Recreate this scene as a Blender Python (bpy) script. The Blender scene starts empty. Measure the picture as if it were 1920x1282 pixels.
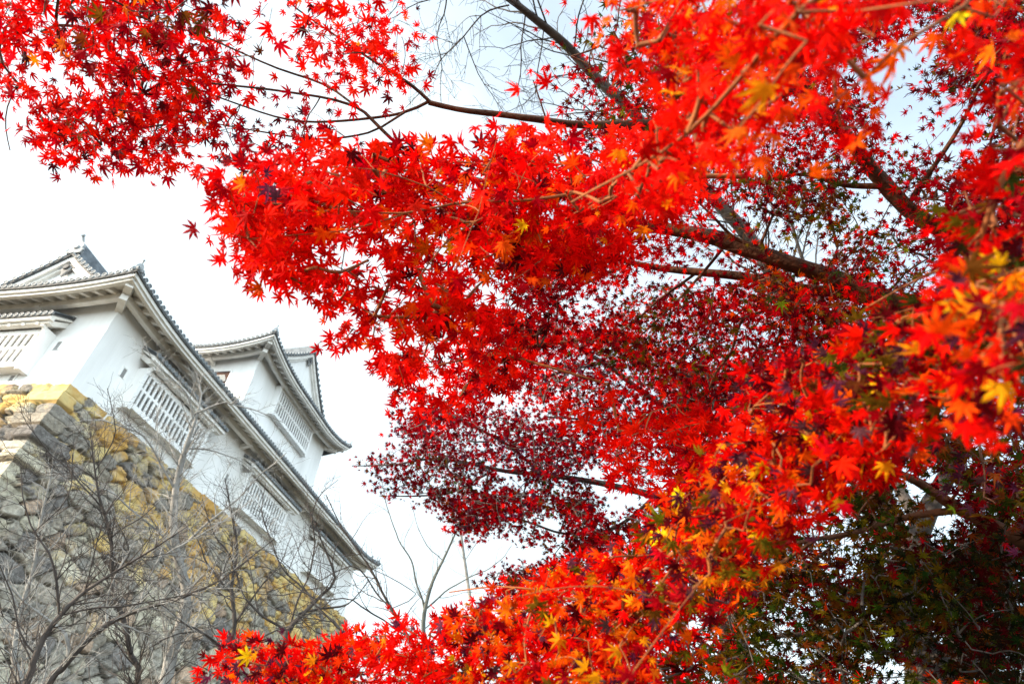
import bpy, math, random
import numpy as np
from mathutils import Matrix, Vector, noise
rad = math.radians
random.seed(7)
rng = np.random.default_rng(11)

# ------------------------------------------------------------------ camera, world, sun, exposure
SC = bpy.context.scene
COL = SC.collection
FPX = 1091.6                       # focal length in pixels of a 1920 px wide picture
CAM = np.array([0.0, 0.0, 1.6])
M = np.array([[0.99866228, -0.05170728, 0.0],
              [-0.03384758, -0.65372424, -0.7559755],
              [0.03909043, 0.75496422, -0.65459991]])   # camera axes to world: pitch 41 deg, roll 3 deg
cd = bpy.data.cameras.new('camera')
cam = bpy.data.objects.new('camera', cd)
COL.objects.link(cam)
cam.matrix_world = Matrix(np.vstack([np.hstack([M, CAM[:, None]]), [0, 0, 0, 1]]).tolist())
cd.sensor_width = 36.0
cd.lens = FPX * 36 / 1920
cd.clip_start = 0.05
cd.clip_end = 2000
cd.dof.use_dof = True
cd.dof.focus_distance = 2.9
cd.dof.aperture_fstop = 3.6
SC.camera = cam

SUN_AZ, SUN_EL = 249.0, 18.0       # compass degrees from +Y towards +X: behind the camera, to the left
sd = bpy.data.lights.new('sun', 'SUN')
sd.energy = 3.8
sd.angle = rad(0.6)
sd.color = (1.0, 0.80, 0.58)
sun = bpy.data.objects.new('sun', sd)
COL.objects.link(sun)
tosun = Vector((math.sin(rad(SUN_AZ)) * math.cos(rad(SUN_EL)), math.cos(rad(SUN_AZ)) * math.cos(rad(SUN_EL)), math.sin(rad(SUN_EL))))
sun.rotation_euler = tosun.to_track_quat('Z', 'Y').to_euler()
sun.location = tosun * 60

wd = bpy.data.worlds.new('World')
SC.world = wd
wd.use_nodes = True
wn = wd.node_tree
wn.nodes.clear()
def wnode(t, **k):
    n = wn.nodes.new(t)
    for a, b in k.items(): setattr(n, a, b)
    return n
sky = wnode('ShaderNodeTexSky', sky_type='NISHITA', sun_disc=False)
sky.sun_elevation = rad(SUN_EL); sky.sun_rotation = rad(SUN_AZ)
sky.air_density = 1.0; sky.dust_density = 2.0; sky.ozone_density = 1.0
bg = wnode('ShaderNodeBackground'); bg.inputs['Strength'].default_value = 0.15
# a thin bright veil of high cloud over the clear sky
tc = wnode('ShaderNodeTexCoord'); mp = wnode('ShaderNodeMapping'); mp.inputs['Scale'].default_value = (1.2, 1.2, 3.0)
nz = wnode('ShaderNodeTexNoise'); nz.inputs['Scale'].default_value = 1.6; nz.inputs['Detail'].default_value = 5
cr = wnode('ShaderNodeValToRGB')
cr.color_ramp.elements[0].position = 0.16; cr.color_ramp.elements[0].color = (0.45, 0.45, 0.45, 1)
cr.color_ramp.elements[1].position = 0.52; cr.color_ramp.elements[1].color = (0.95, 0.95, 0.95, 1)
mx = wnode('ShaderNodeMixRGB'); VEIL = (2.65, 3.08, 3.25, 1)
wo = wnode('ShaderNodeOutputWorld')
L = wn.links.new
sx = wnode('ShaderNodeSeparateXYZ'); L(tc.outputs['Generated'], sx.inputs[0])
def wmath(op, a, b):
    n = wnode('ShaderNodeMath', operation=op)
    for i, v in enumerate((a, b)):
        if isinstance(v, (int, float)): n.inputs[i].default_value = v
        else: L(v, n.inputs[i])
    return n.outputs[0]
L(tc.outputs['Generated'], mp.inputs[0]); L(mp.outputs[0], nz.inputs['Vector'])
# the veil thins out high up and to the right of the castle
thin = wmath('SUBTRACT', wmath('SUBTRACT', nz.outputs['Fac'], wmath('MULTIPLY', sx.outputs['X'], .30)), wmath('MULTIPLY', wmath('SUBTRACT', sx.outputs['Z'], .45), .42))
L(thin, cr.inputs[0])
L(cr.outputs[0], mx.inputs[0])
mr = wnode('ShaderNodeMapRange', interpolation_type='SMOOTHSTEP')  # sky brightened behind the camera, added to light the shaded long wall
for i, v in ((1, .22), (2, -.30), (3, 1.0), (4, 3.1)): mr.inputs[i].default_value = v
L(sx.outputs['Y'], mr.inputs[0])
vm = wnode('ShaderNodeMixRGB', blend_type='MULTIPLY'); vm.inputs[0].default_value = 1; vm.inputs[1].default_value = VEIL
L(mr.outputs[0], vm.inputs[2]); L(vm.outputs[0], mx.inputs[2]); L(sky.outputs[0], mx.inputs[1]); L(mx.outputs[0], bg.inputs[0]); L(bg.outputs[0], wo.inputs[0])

SC.view_settings.view_transform = 'Standard'
SC.view_settings.look = 'None'
SC.view_settings.exposure = 1.6
SC.view_settings.gamma = 1
SC.view_settings.use_curve_mapping = False
SC.render.engine = 'CYCLES'
SC.cycles.max_bounces = 6
SC.cycles.transmission_bounces = 4

# ------------------------------------------------------------------ helpers
def ray(x, y):
    d = np.array([x - 960.0, 641.0 - y, -FPX])
    d /= np.linalg.norm(d)
    return M @ d
def at(x, y, d):
    return CAM + ray(x, y) * d

def link(o, parent=None):
    COL.objects.link(o)
    if parent is not None: o.parent = parent
    return o
def empty(name, loc=(0, 0, 0), rz=0.0, parent=None):
    o = bpy.data.objects.new(name, None)
    o.location = loc; o.rotation_euler = (0, 0, rz); o.empty_display_size = 0.3
    return link(o, parent)
def tag(o, label=None, cat=None, group=None, kind=None):
    for k, v in (('label', label), ('category', cat), ('group', group), ('kind', kind)):
        if v: o[k] = v
    return o

def np_mesh(name, verts, faces, mat, parent=None, tint=None, smooth=False):
    """verts (n,3), faces (m,3) or (m,4) arrays to one mesh object."""
    verts = np.asarray(verts, np.float32); faces = np.asarray(faces, np.int32)
    me = bpy.data.meshes.new(name)
    k = faces.shape[1]
    me.vertices.add(len(verts)); me.vertices.foreach_set('co', verts.ravel())
    me.loops.add(faces.size); me.loops.foreach_set('vertex_index', faces.ravel())
    me.polygons.add(len(faces)); me.polygons.foreach_set('loop_start', np.arange(0, faces.size, k, dtype=np.int32))
    if tint is not None:
        at_ = me.color_attributes.new('tint', 'FLOAT_COLOR', 'POINT')
        t4 = np.ones((len(verts), 4), np.float32); t4[:, :tint.shape[1]] = tint
        at_.data.foreach_set('color', t4.ravel())
    me.update(calc_edges=True)
    me.polygons.foreach_set('use_smooth', np.full(len(faces), smooth, dtype=bool))
    me.materials.append(mat)
    return link(bpy.data.objects.new(name, me), parent)

class MB:
    def __init__(s): s.v = []; s.f = []
    def add(s, v, f):
        b = len(s.v); s.v += [tuple(map(float, p)) for p in v]; s.f += [tuple(b + i for i in q) for q in f]
    def box(s, lo, hi):
        x0, y0, z0 = lo; x1, y1, z1 = hi
        if x0 > x1: x0, x1 = x1, x0
        if y0 > y1: y0, y1 = y1, y0
        if z0 > z1: z0, z1 = z1, z0
        s.add([(x0, y0, z0), (x1, y0, z0), (x1, y1, z0), (x0, y1, z0), (x0, y0, z1), (x1, y0, z1), (x1, y1, z1), (x0, y1, z1)],
              [(0, 3, 2, 1), (4, 5, 6, 7), (0, 1, 5, 4), (1, 2, 6, 5), (2, 3, 7, 6), (3, 0, 4, 7)])
    def beam(s, a, b, w, h, up=(0, 0, 1)):
        """square bar from a to b, width w, height h"""
        a = np.array(a, float); b = np.array(b, float); t = b - a; t /= np.linalg.norm(t)
        sd_ = np.cross(t, up); sd_ /= np.linalg.norm(sd_); u = np.cross(sd_, t)
        V = []
        for p in (a, b):
            for i, j in ((-1, -1), (1, -1), (1, 1), (-1, 1)): V.append(p + sd_ * w / 2 * i + u * h / 2 * j)
        s.add(V, [(0, 1, 2, 3), (7, 6, 5, 4), (0, 4, 5, 1), (1, 5, 6, 2), (2, 6, 7, 3), (3, 7, 4, 0)])
    def sweep(s, pts, prof, close=True):
        """pts: list of (origin, xaxis, yaxis); prof: list of (x, y) ring"""
        n = len(prof); V = []
        for o, ax, ay in pts:
            o = np.array(o); ax = np.array(ax); ay = np.array(ay)
            V += [o + ax * x + ay * y for x, y in prof]
        F = []
        for i in range(len(pts) - 1):
            for j in range(n if close else n - 1):
                k = (j + 1) % n
                F.append((i * n + j, i * n + k, (i + 1) * n + k, (i + 1) * n + j))
        if close:
            F.append(tuple(range(n))[::-1]); m = (len(pts) - 1) * n; F.append(tuple(range(m, m + n)))
        s.add(V, F)
    def tube(s, pts, radii, n=6, caps=True):
        P = np.array(pts, float); T = np.gradient(P, axis=0)
        T /= np.linalg.norm(T, axis=1)[:, None] + 1e-9
        ref = np.array([0, 0, 1.0]) if abs(T[0, 2]) < .9 else np.array([1.0, 0, 0])
        fr = []
        for i in range(len(P)):
            a = np.cross(ref, T[i]); a /= np.linalg.norm(a) + 1e-9; b = np.cross(T[i], a)
            ref = ref if i else ref
            fr.append((a, b)); 
        V = []; F = []
        r = radii if hasattr(radii, '__len__') else [radii] * len(P)
        for i in range(len(P)):
            for j in range(n):
                t = 2 * math.pi * j / n
                V.append(P[i] + (fr[i][0] * math.cos(t) + fr[i][1] * math.sin(t)) * r[i])
        for i in range(len(P) - 1):
            for j in range(n):
                k = (j + 1) % n; F.append((i * n + j, i * n + k, (i + 1) * n + k, (i + 1) * n + j))
        if caps:
            F.append(tuple(range(n))[::-1]); m = (len(P) - 1) * n; F.append(tuple(range(m, m + n)))
        s.add(V, F)
    def build(s, name, mat, parent=None, smooth=False):
        me = bpy.data.meshes.new(name); me.from_pydata(s.v, [], s.f); me.update()
        if smooth: me.polygons.foreach_set('use_smooth', np.full(len(me.polygons), True))
        me.materials.append(mat)
        return link(bpy.data.objects.new(name, me), parent)

# ------------------------------------------------------------------ materials
def new_mat(name):
    m = bpy.data.materials.new(name); m.use_nodes = True
    nt = m.node_tree; nt.nodes.clear()
    out = nt.nodes.new('ShaderNodeOutputMaterial'); bs = nt.nodes.new('ShaderNodeBsdfPrincipled')
    nt.links.new(bs.outputs[0], out.inputs[0])
    return m, nt, bs, out
def nd(nt, t, ins=None, **k):
    n = nt.nodes.new(t)
    for a, b in k.items(): setattr(n, a, b)
    for a, b in (ins or {}).items(): n.inputs[a].default_value = b
    return n
def ramp(nt, stops):
    n = nt.nodes.new('ShaderNodeValToRGB'); e = n.color_ramp.elements
    while len(e) > 2: e.remove(e[-1])
    for i, (p, c) in enumerate(stops):
        q = e[i] if i < 2 else e.new(p)
        q.position = p; q.color = (*c, 1)
    return n
def simple(name, c1, c2, scale, rough=0.7, bump=0.1, bscale=None, stretch=None, detail=6, spec=0.3):
    m, nt, bs, out = new_mat(name); lk = nt.links.new
    tcn = nd(nt, 'ShaderNodeTexCoord'); mpn = nd(nt, 'ShaderNodeMapping')
    if stretch: mpn.inputs['Scale'].default_value = stretch
    n1 = nd(nt, 'ShaderNodeTexNoise', {'Scale': scale, 'Detail': detail, 'Roughness': .65})
    rp = ramp(nt, [(.3, c1), (.7, c2)])
    lk(tcn.outputs['Object'], mpn.inputs[0]); lk(mpn.outputs[0], n1.inputs['Vector']); lk(n1.outputs['Fac'], rp.inputs[0]); lk(rp.outputs[0], bs.inputs['Base Color'])
    n2 = nd(nt, 'ShaderNodeTexNoise', {'Scale': bscale or scale * 5, 'Detail': 4})
    bp = nd(nt, 'ShaderNodeBump', {'Strength': bump, 'Distance': .02})
    lk(mpn.outputs[0], n2.inputs['Vector']); lk(n2.outputs['Fac'], bp.inputs['Height']); lk(bp.outputs[0], bs.inputs['Normal'])
    bs.inputs['Roughness'].default_value = rough; bs.inputs['Specular IOR Level'].default_value = spec
    return m
PLASTER = simple('white_plaster', (.66, .66, .645), (.83, .83, .82), .8, .9, .06, 9, stretch=(1.4, 1.4, .25), spec=.1, detail=9)
EAVEP = simple('eave_plaster', (.60, .585, .55), (.78, .765, .73), 2.2, .9, .08, 20, spec=.1)
TILE = simple('grey_roof_tile', (.06, .07, .08), (.17, .19, .21), 3.5, .55, .12, 40)
TILERIM = simple('pale_tile_rim', (.17, .185, .195), (.31, .33, .34), 6, .6, .1, 50)
TILEDK = simple('dark_tile_edge', (.045, .047, .05), (.12, .125, .13), 5, .7, .1, 40)
DARKINT = simple('dark_red_interior', (.03, .012, .01), (.07, .03, .02), 4, .8)  # painted dark to stand in for the unlit interior of the tower window
GEGYO = simple('weathered_grey_wood', (.12, .12, .12), (.30, .30, .30), 5, .8)
GROUND = simple('ground_soil', (.05, .04, .025), (.13, .10, .06), .8, .95, .4, 6)
BARKM = simple('maple_bark', (.012, .008, .006), (.125, .042, .015), 6, .85, .7, 34, detail=10)  # blotches paint sun mottling into the bark, along with moss and lichen
BARKR = simple('russet_lit_twig_bark', (.10, .030, .010), (.30, .095, .022), 14, .8, .3, 40)  # twig bark tinted orange, warm light put into its colour
BARKG = simple('pale_grey_bark', (.13, .127, .12), (.36, .35, .33), 5, .9, .4, 24)
BARKD = simple('dark_twig_bark', (.028, .024, .022), (.095, .08, .072), 7, .9, .3, 30)
BARKV = simple('grey_green_twig_bark', (.05, .055, .05), (.13, .135, .12), 7, .9, .3, 30)

def stone_mat():
    m, nt, bs, out = new_mat('rampart_stone'); lk = nt.links.new
    tcn = nd(nt, 'ShaderNodeTexCoord')
    att = nd(nt, 'ShaderNodeAttribute', attribute_name='tint')
    # mineral grain
    n1 = nd(nt, 'ShaderNodeTexNoise', {'Scale': 7.5, 'Detail': 12, 'Roughness': .85})
    lk(tcn.outputs['Object'], n1.inputs['Vector'])
    g = ramp(nt, [(.34, (.22, .21, .20)), (.66, (1.55, 1.52, 1.45))])
    lk(n1.outputs['Fac'], g.inputs[0])
    mul = nd(nt, 'ShaderNodeMixRGB', {0: 1.0}, blend_type='MULTIPLY')
    lk(att.outputs['Color'], mul.inputs[1]); lk(g.outputs[0], mul.inputs[2])
    # pale grey-green crust of lichen in rosettes
    n3 = nd(nt, 'ShaderNodeTexNoise', {'Scale': 3.4, 'Detail': 12, 'Roughness': .88})
    lk(tcn.outputs['Object'], n3.inputs['Vector'])
    r3 = ramp(nt, [(.52, (0, 0, 0)), (.62, (1, 1, 1))]); lk(n3.outputs['Fac'], r3.inputs[0])
    mxn = nd(nt, 'ShaderNodeMixRGB', {2: (.40, .385, .35, 1)}); 
    fm = nd(nt, 'ShaderNodeMath', {1: .55}, operation='MULTIPLY'); lk(r3.outputs[0], fm.inputs[0]); lk(fm.outputs[0], mxn.inputs[0])
    lk(mul.outputs[0], mxn.inputs[1])
    # yellow lichen, amount per stone carried by the tint's alpha
    n4 = nd(nt, 'ShaderNodeTexNoise', {'Scale': 1.7, 'Detail': 8, 'Roughness': .7})
    lk(tcn.outputs['Object'], n4.inputs['Vector'])
    ad = nd(nt, 'ShaderNodeMath', operation='ADD'); lk(n4.outputs['Fac'], ad.inputs[0]); lk(att.outputs['Alpha'], ad.inputs[1])
    r4 = ramp(nt, [(.78, (0, 0, 0)), (1.0, (1, 1, 1))]); lk(ad.outputs[0], r4.inputs[0])
    n5 = nd(nt, 'ShaderNodeTexNoise', {'Scale': .9, 'Detail': 3}); lk(tcn.outputs['Object'], n5.inputs['Vector'])
    yc = ramp(nt, [(.42, (.54, .41, .16)), (.58, (.48, .27, .06))]); lk(n5.outputs['Fac'], yc.inputs[0])
    m2 = nd(nt, 'ShaderNodeMixRGB'); fm2 = nd(nt, 'ShaderNodeMath', {1: .85}, operation='MULTIPLY'); lk(r4.outputs[0], fm2.inputs[0]); lk(fm2.outputs[0], m2.inputs[0])
    lk(mxn.outputs[0], m2.inputs[1]); lk(yc.outputs[0], m2.inputs[2])
    lk(m2.outputs[0], bs.inputs['Base Color'])
    bp = nd(nt, 'ShaderNodeBump', {'Strength': .55, 'Distance': .05}); lk(n1.outputs['Fac'], bp.inputs['Height']); lk(bp.outputs[0], bs.inputs['Normal'])
    bs.inputs['Roughness'].default_value = .92; bs.inputs['Specular IOR Level'].default_value = .15
    return m
STONE = stone_mat()

def leaf_mat(name='maple_leaf'):
    m, nt, bs, out = new_mat(name); lk = nt.links.new
    att = nd(nt, 'ShaderNodeAttribute', attribute_name='tint')
    tcn = nd(nt, 'ShaderNodeTexCoord')
    n1 = nd(nt, 'ShaderNodeTexNoise', {'Scale': 60, 'Detail': 3}); lk(tcn.outputs['Object'], n1.inputs['Vector'])
    g = ramp(nt, [(.3, (.72, .72, .72)), (.7, (1.15, 1.15, 1.15))]); lk(n1.outputs['Fac'], g.inputs[0])
    mul = nd(nt, 'ShaderNodeMixRGB', {0: 1.0}, blend_type='MULTIPLY'); lk(att.outputs['Color'], mul.inputs[1]); lk(g.outputs[0], mul.inputs[2])
    lk(mul.outputs[0], bs.inputs['Base Color'])
    bs.inputs['Roughness'].default_value = .6; bs.inputs['Specular IOR Level'].default_value = .03
    tr = nd(nt, 'ShaderNodeBsdfTranslucent'); lk(mul.outputs[0], tr.inputs['Color'])
    ms = nd(nt, 'ShaderNodeMixShader', {0: .48}); lk(bs.outputs[0], ms.inputs[1]); lk(tr.outputs[0], ms.inputs[2]); lk(ms.outputs[0], out.inputs[0])
    return m
LEAF = leaf_mat()

# ------------------------------------------------------------------ ground
gm = MB(); gm.add([(-900, -900, 0), (900, -900, 0), (900, 900, 0), (-900, 900, 0)], [(0, 1, 2, 3)])
tag(gm.build('ground', GROUND), kind='structure')

# ------------------------------------------------------------------ castle: local x runs along the long face, y back along the short face, z up from the rampart top
TH = rad(9.5)
CC = np.array([-13.460, 14.793, 10.257 + 1.6])
RZ = rad(90) - TH
LEN, DEP = 24.1, 8.0               # gallery plan

# ---- the stone rampart
def batter(d):                     # how far the face leans out at depth d below the top
    return .17 * d + .016 * d * d
ramp_root = empty('stone_rampart', (CC[0], CC[1], 0), RZ)
tag(ramp_root, 'tall sloping rampart of fitted grey stones with yellow lichen under the white castle', 'stone wall')
TOPZ = CC[2] - .04
courses = [0]
cr_rng = random.Random(3)
while courses[-1] < TOPZ: courses.append(courses[-1] + cr_rng.uniform(.36, .60))
corner_len = [(1.0, .42) if i % 2 == 0 else (.45, .9) for i in range(len(courses))]
corner_len = [(a * cr_rng.uniform(.7, 1.3), b * cr_rng.uniform(.7, 1.3)) for a, b in corner_len]
corner_h = [cr_rng.uniform(.0, .24) for _ in courses]

def hsh(a, b, k):
    x = np.sin(a * 127.1 + b * 311.7 + k * 74.7) * 43758.5453
    return x - np.floor(x)
def stone_face(name, length, axis, step):
    nx = int(length / step) + 1; ny = int(TOPZ / step) + 1
    s = np.linspace(0, length, nx); d = np.linspace(0, TOPZ, ny)
    S, Dp = np.meshgrid(s, d)
    # irregular fitted stones: nearest and second nearest of jittered seeds, smaller stones near the top
    cw, ch = .54, .42
    wob = .10 * np.sin(S * 2.1 + Dp * 1.3) + .06 * np.sin(S * 5.3 - Dp * 3.1)
    gx = S / cw + wob; gy = Dp / ch + .5 * wob
    ix = np.floor(gx); iy = np.floor(gy)
    F1 = np.full(S.shape, 9.0); F2 = np.full(S.shape, 9.0); IA = np.zeros(S.shape); IB = np.zeros(S.shape)
    kk = 1 if axis == 'x' else 2
    for dx in (-2, -1, 0, 1, 2):
        for dy in (-2, -1, 0, 1, 2):
            a = ix + dx; b = iy + dy
            px = a + .5 + .46 * (hsh(a, b, kk) - .5) * 2 + .5 * (b % 2); py = b + .5 + .42 * (hsh(a, b, kk + 5) - .5) * 2
            drop = hsh(a, b, kk + 9) < .22                     # missing seeds give bigger stones
            q = np.abs(gx - px) ** 1.6 + np.abs(gy - py) ** 1.6 * 1.1 + np.where(drop, 4, 0)
            m1 = q < F1; m2 = (~m1) & (q < F2)
            F2 = np.where(m1, F1, np.where(m2, q, F2)); F1 = np.where(m1, q, F1)
            IA = np.where(m1, a, IA); IB = np.where(m1, b, IB)
    edge = np.sqrt(np.maximum(F2, 0)) - np.sqrt(np.maximum(F1, 0))
    hid = hsh(IA, IB, 20 + kk)
    height = .05 + .17 * hid
    prof = np.clip(edge / .16, 0, 1); prof = 1 - (1 - prof) ** 2.2
    tiltx = (hsh(IA, IB, 31) - .5) * .22; tilty = (hsh(IA, IB, 32) - .5) * .22
    disp = -.18 + prof * (height + .15) + prof * (tiltx * (gx - np.round(gx)) + tilty * (gy - np.round(gy)))
    t1 = hsh(IA, IB, 40 + kk); t2 = hsh(IA, IB, 50 + kk)
    big = hid
    # corner quoins: long and short dressed blocks alternating
    ci = np.clip(np.searchsorted(np.array(courses), Dp, 'right') - 1, 0, len(courses) - 2)
    cl = np.array([c[0 if axis == 'x' else 1] for c in corner_len])[ci] + .05 * np.sin(Dp * 9) + .04 * np.sin(Dp * 23 + 1)
    Dq = Dp
    c0 = np.array(courses)[ci]; c1 = np.array(courses + [courses[-1] + .5])[ci + 1]
    inq = S < cl
    qe = np.minimum(np.minimum(Dp - c0, c1 - Dp) / .06, (cl - S) / .06)
    qe = np.clip(qe, 0, 1); qe = 1 - (1 - qe) ** 2
    qd = np.array(corner_h)[ci] * qe + (-.10) * (1 - qe) + .02
    disp = np.where(inq, qd, disp)
    # a top course of flat capping stones
    capc = np.floor(S / .85 + .3 * np.sin(S * 1.9)); cap = (Dp < .36 + .06 * np.sin(S * 3)) & ~inq
    fr = S / .85 + .3 * np.sin(S * 1.9) - capc
    ce = np.clip(np.minimum(np.minimum(fr, 1 - fr) / .06, np.minimum(Dp + .2, .42 - Dp) / .07), 0, 1)
    disp = np.where(cap, .16 * hsh(capc, capc, 3) * ce + .05 * ce - .08 * (1 - ce), disp)
    t1 = np.where(inq, hsh(ci, ci, 60), np.where(cap, hsh(capc, capc, 61), t1)); t2 = np.where(inq, hsh(ci, ci, 62), t2)
    # rough surface
    ro = np.zeros(S.shape)
    for k, (f, a) in enumerate(((3.1, .024), (7.3, .018), (15.1, .014), (27.0, .008))):
        ro += a * np.sin(S * f + 5 * t1 * 6 + 1.7 * np.sin(Dp * f * .8 + k)) * np.sin(Dp * f * 1.2 + 4 * t2 * 6 + k)
    disp = disp + ro
    off = batter(Dp) + disp
    sh = np.clip(1 - S / .35, 0, 1)
    along = np.minimum(S - batter(Dp) - disp * sh, (LEN + .2 if axis == 'x' else DEP + 1.5) + batter(Dp) * .75)
    V = np.stack([along, -off, TOPZ - Dp], -1) if axis == 'x' else np.stack([-off, along, TOPZ - Dp], -1)
    V = V.reshape(-1, 3)
    idx = np.arange(nx * ny).reshape(ny, nx)
    Fq = np.stack([idx[:-1, :-1], idx[1:, :-1], idx[1:, 1:], idx[:-1, 1:]], -1).reshape(-1, 4)
    # each stone's own colour
    base = np.array([[.19, .175, .155], [.245, .225, .19], [.13, .12, .115], [.31, .285, .225], [.22, .195, .16], [.26, .19, .14]])
    bi = (t1 * 5.999).astype(int)
    tint = base[bi] * (.95 + .72 * t2)[..., None]
    crev = np.clip(edge / .11 - .12, 0, 1); crev = np.where(inq, np.clip(qe * 2, 0, 1), crev)   # darker in the joints
    crev = np.where(cap, np.clip(ce * 1.6, 0, 1), crev)
    tint = tint * crev[..., None] + np.array([.018, .014, .010]) * (1 - crev)[..., None]
    # lichen: most under the eaves at the top, patchy lower down
    ln = .5 + .5 * np.sin(S * .55 + 1.3 + 1.4 * np.sin(Dp * .7)) * np.sin(Dp * .9 + .4 * S)
    if axis == 'x':
        top = np.exp(-Dp / (2.0 + .08 * S)) * .44 + .20 * np.exp(-((Dp - 2.4) / 2.4) ** 2) * np.clip(S / 4, 0, 1)
    else:
        top = np.clip(1.25 - Dp / 2.1, 0, 1) * .40
    al = top * (.75 + .5 * t1) + .46 * (t2 - .5) + .12 * (ln - .5)
    tint4 = np.concatenate([tint, np.clip(al, -.2, .6)[..., None] + 0], -1).reshape(-1, 4)
    return np_mesh(name, V, Fq, STONE, ramp_root, tint4, smooth=True)
stone_face('stone_face', LEN + 4.4, 'x', .045)
stone_face('stone_face', DEP + 5, 'y', .045)
pm = MB()   # earth and stone core behind the two faces, and its far end
def ring(d, e=0.06): o = batter(d) - .16 - e; return (-o, -o, LEN + .15 + o * .7, DEP + 1.4, TOPZ - d)
dl = [0.02, 2, 4, 6, 8, 10, TOPZ]
V = []
for d in dl:
    x0, y0, x1, y1, z = ring(d); V += [(x0, y0, z), (x1, y0, z), (x1, y1, z), (x0, y1, z)]
Fc = [(0, 1, 2, 3)]
for i in range(len(dl) - 1):
    for j in range(4):
        k = (j + 1) % 4; Fc.append((i * 4 + j, (i + 1) * 4 + j, (i + 1) * 4 + k, i * 4 + k))
pm.add(V, Fc); pm.build('rampart_core', simple('rampart_core_stone', (.10, .09, .07), (.26, .24, .19), 1.8, .95, .6, 6), ramp_root)

# ---- roofs
def make_roof(root, u0, u1, v0, v1, w0, lift, ridge_axis, tp, prof, spacing, ridge_t, details):
    """Hip and gable roof over the eave rectangle; ridge along 'u' or 'v'; gables stand tp in from the eave of the hip ends."""
    a, b = prof
    h = lambda t: a * t + b * t * t
    def side(kind):
        return {'v-': ((u0, v0), (1, 0), (0, 1), u1 - u0), 'v+': ((u1, v1), (-1, 0), (0, -1), u1 - u0),
                'u-': ((u0, v1), (0, -1), (1, 0), v1 - v0), 'u+': ((u1, v0), (0, 1), (-1, 0), v1 - v0)}[kind]
    def L3(kind, s, t, w):
        o, al, n, ln = side(kind); return np.array([o[0] + al[0] * s + n[0] * t, o[1] + al[1] * s + n[1] * t, w])
    def el(s, ln):
        e = min(s, ln - s); x = max(0.0, 1 - e / 4.2)
        return lift * x ** 2.2
    def hgt(s, t, ln):
        return w0 + h(t) + el(max(0, min(s, ln)), ln) * max(0.0, 1 - t / 2.6)
    mains = ('v-', 'v+') if ridge_axis == 'u' else ('u-', 'u+')
    hips = ('u-', 'u+') if ridge_axis == 'u' else ('v-', 'v+')
    roof = MB(); tiles = MB(); caps = MB(); rims = MB(); edge = MB()
    ov = .32                                    # verge overhang past the gable
    def smin(t): return t if t < tp - ov else tp - ov
    def row(kind, s, t0, t1, detailed=True):
        ln = side(kind)[3]
        ts = np.linspace(t0, t1, 7); al = np.array([*side(kind)[1], 0.0])
        pts = []
        for t in ts:
            p = L3(kind, s, t, hgt(s, t, ln) + .055); pts.append((p, al, np.array([0, 0, 1.0])))
        rr = .075
        prof_ = [(rr * math.cos(x), rr * math.sin(x)) for x in np.linspace(math.pi, 0, 6)]
        tiles.sweep(pts, prof_, close=False)
    def disc(c, al, out, r=.085):
        al = np.array(al, float); out = np.array(out, float); up = np.array([0, 0, 1.0])
        n = 12; c = np.array(c)
        ra = lambda q, e: [c + al * q * math.cos(2 * math.pi * i / n) + up * q * math.sin(2 * math.pi * i / n) + out * e for i in range(n)]
        v = ra(r, -.06) + ra(r, .02) + ra(r * .70, .02) + ra(r * .70, .004)
        f = []
        for k in range(2):
            for i in range(n): f.append((k * n + i, k * n + (i + 1) % n, (k + 1) * n + (i + 1) % n, (k + 1) * n + i))
        rims.add(v, f)
        v2 = ra(r * .71, .006); caps.add(v2, [tuple(range(n))])
        bm = ra(r * .3, .012); rims.add(bm, [tuple(range(n))])
    for kind in mains + hips:
        o, al, n_, ln = side(kind); out = (-n_[0], -n_[1], 0)
        main = kind in mains; tm = ridge_t if main else tp
        tl = list(np.linspace(0, tp - ov, 5)) + (list(np.linspace(tp - ov + .02, ridge_t, 7)) if main else [tp])
        ns = 60
        V = []
        for t in tl:
            sm = smin(t) if main else min(t, tp)
            for i in range(ns + 1):
                s = sm + (ln - 2 * sm) * i / ns
                V.append(L3(kind, s, t, hgt(s, t, ln)))
        Fq = []
        for i in range(len(tl) - 1):
            for j in range(ns):
                q = i * (ns + 1) + j; Fq.append((q, q + 1, q + ns + 2, q + ns + 1))
        roof.add(V, Fq)
        k = int(ln / spacing); sp = ln / k
        for i in range(k + 1):
            s = i * sp
            e = min(s, ln - s)
            if main: t1 = ridge_t if e >= tp - ov else e
            else: t1 = min(tp, e)
            if t1 > .12: row(kind, s, 0.0, t1)
            if kind in details:
                disc(L3(kind, s, -.02, hgt(s, 0, ln) + .06), (al[0], al[1], 0), out)
        if kind in details:                      # flat pan-tile edge, dark, with a scalloped lower lip
            pts = []
            for i in range(121):
                s = ln * i / 120; pts.append((L3(kind, s, 0, hgt(s, 0, ln)), np.array(out, float), np.array([0, 0, 1.0])))
            edge.sweep(pts, [(-.30, .0), (.015, .0), (.015, -.075), (-.30, -.075)])
    rf = roof.build('roof', TILE, root)
    tiles.build('tile_rows', TILE, rf, smooth=True)
    edge.build('tile_edge', TILEDK, rf); rims.build('end_tile_rims', TILERIM, rf); caps.build('end_tile_faces', TILE, rf)
    # ridges
    wr = w0 + h(ridge_t)
    if ridge_axis == 'u':
        A = np.array([u0 + tp - ov + .05, (v0 + v1) / 2, wr]); B = np.array([u1 - tp + ov - .05, (v0 + v1) / 2, wr]); acr = np.array([0, 1.0, 0])
    else:
        A = np.array([(u0 + u1) / 2, v0 + tp - ov + .05, wr]); B = np.array([(u0 + u1) / 2, v1 - tp + ov - .05, wr]); acr = np.array([1.0, 0, 0])
    rg = MB(); N = 24; pts = []
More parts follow.
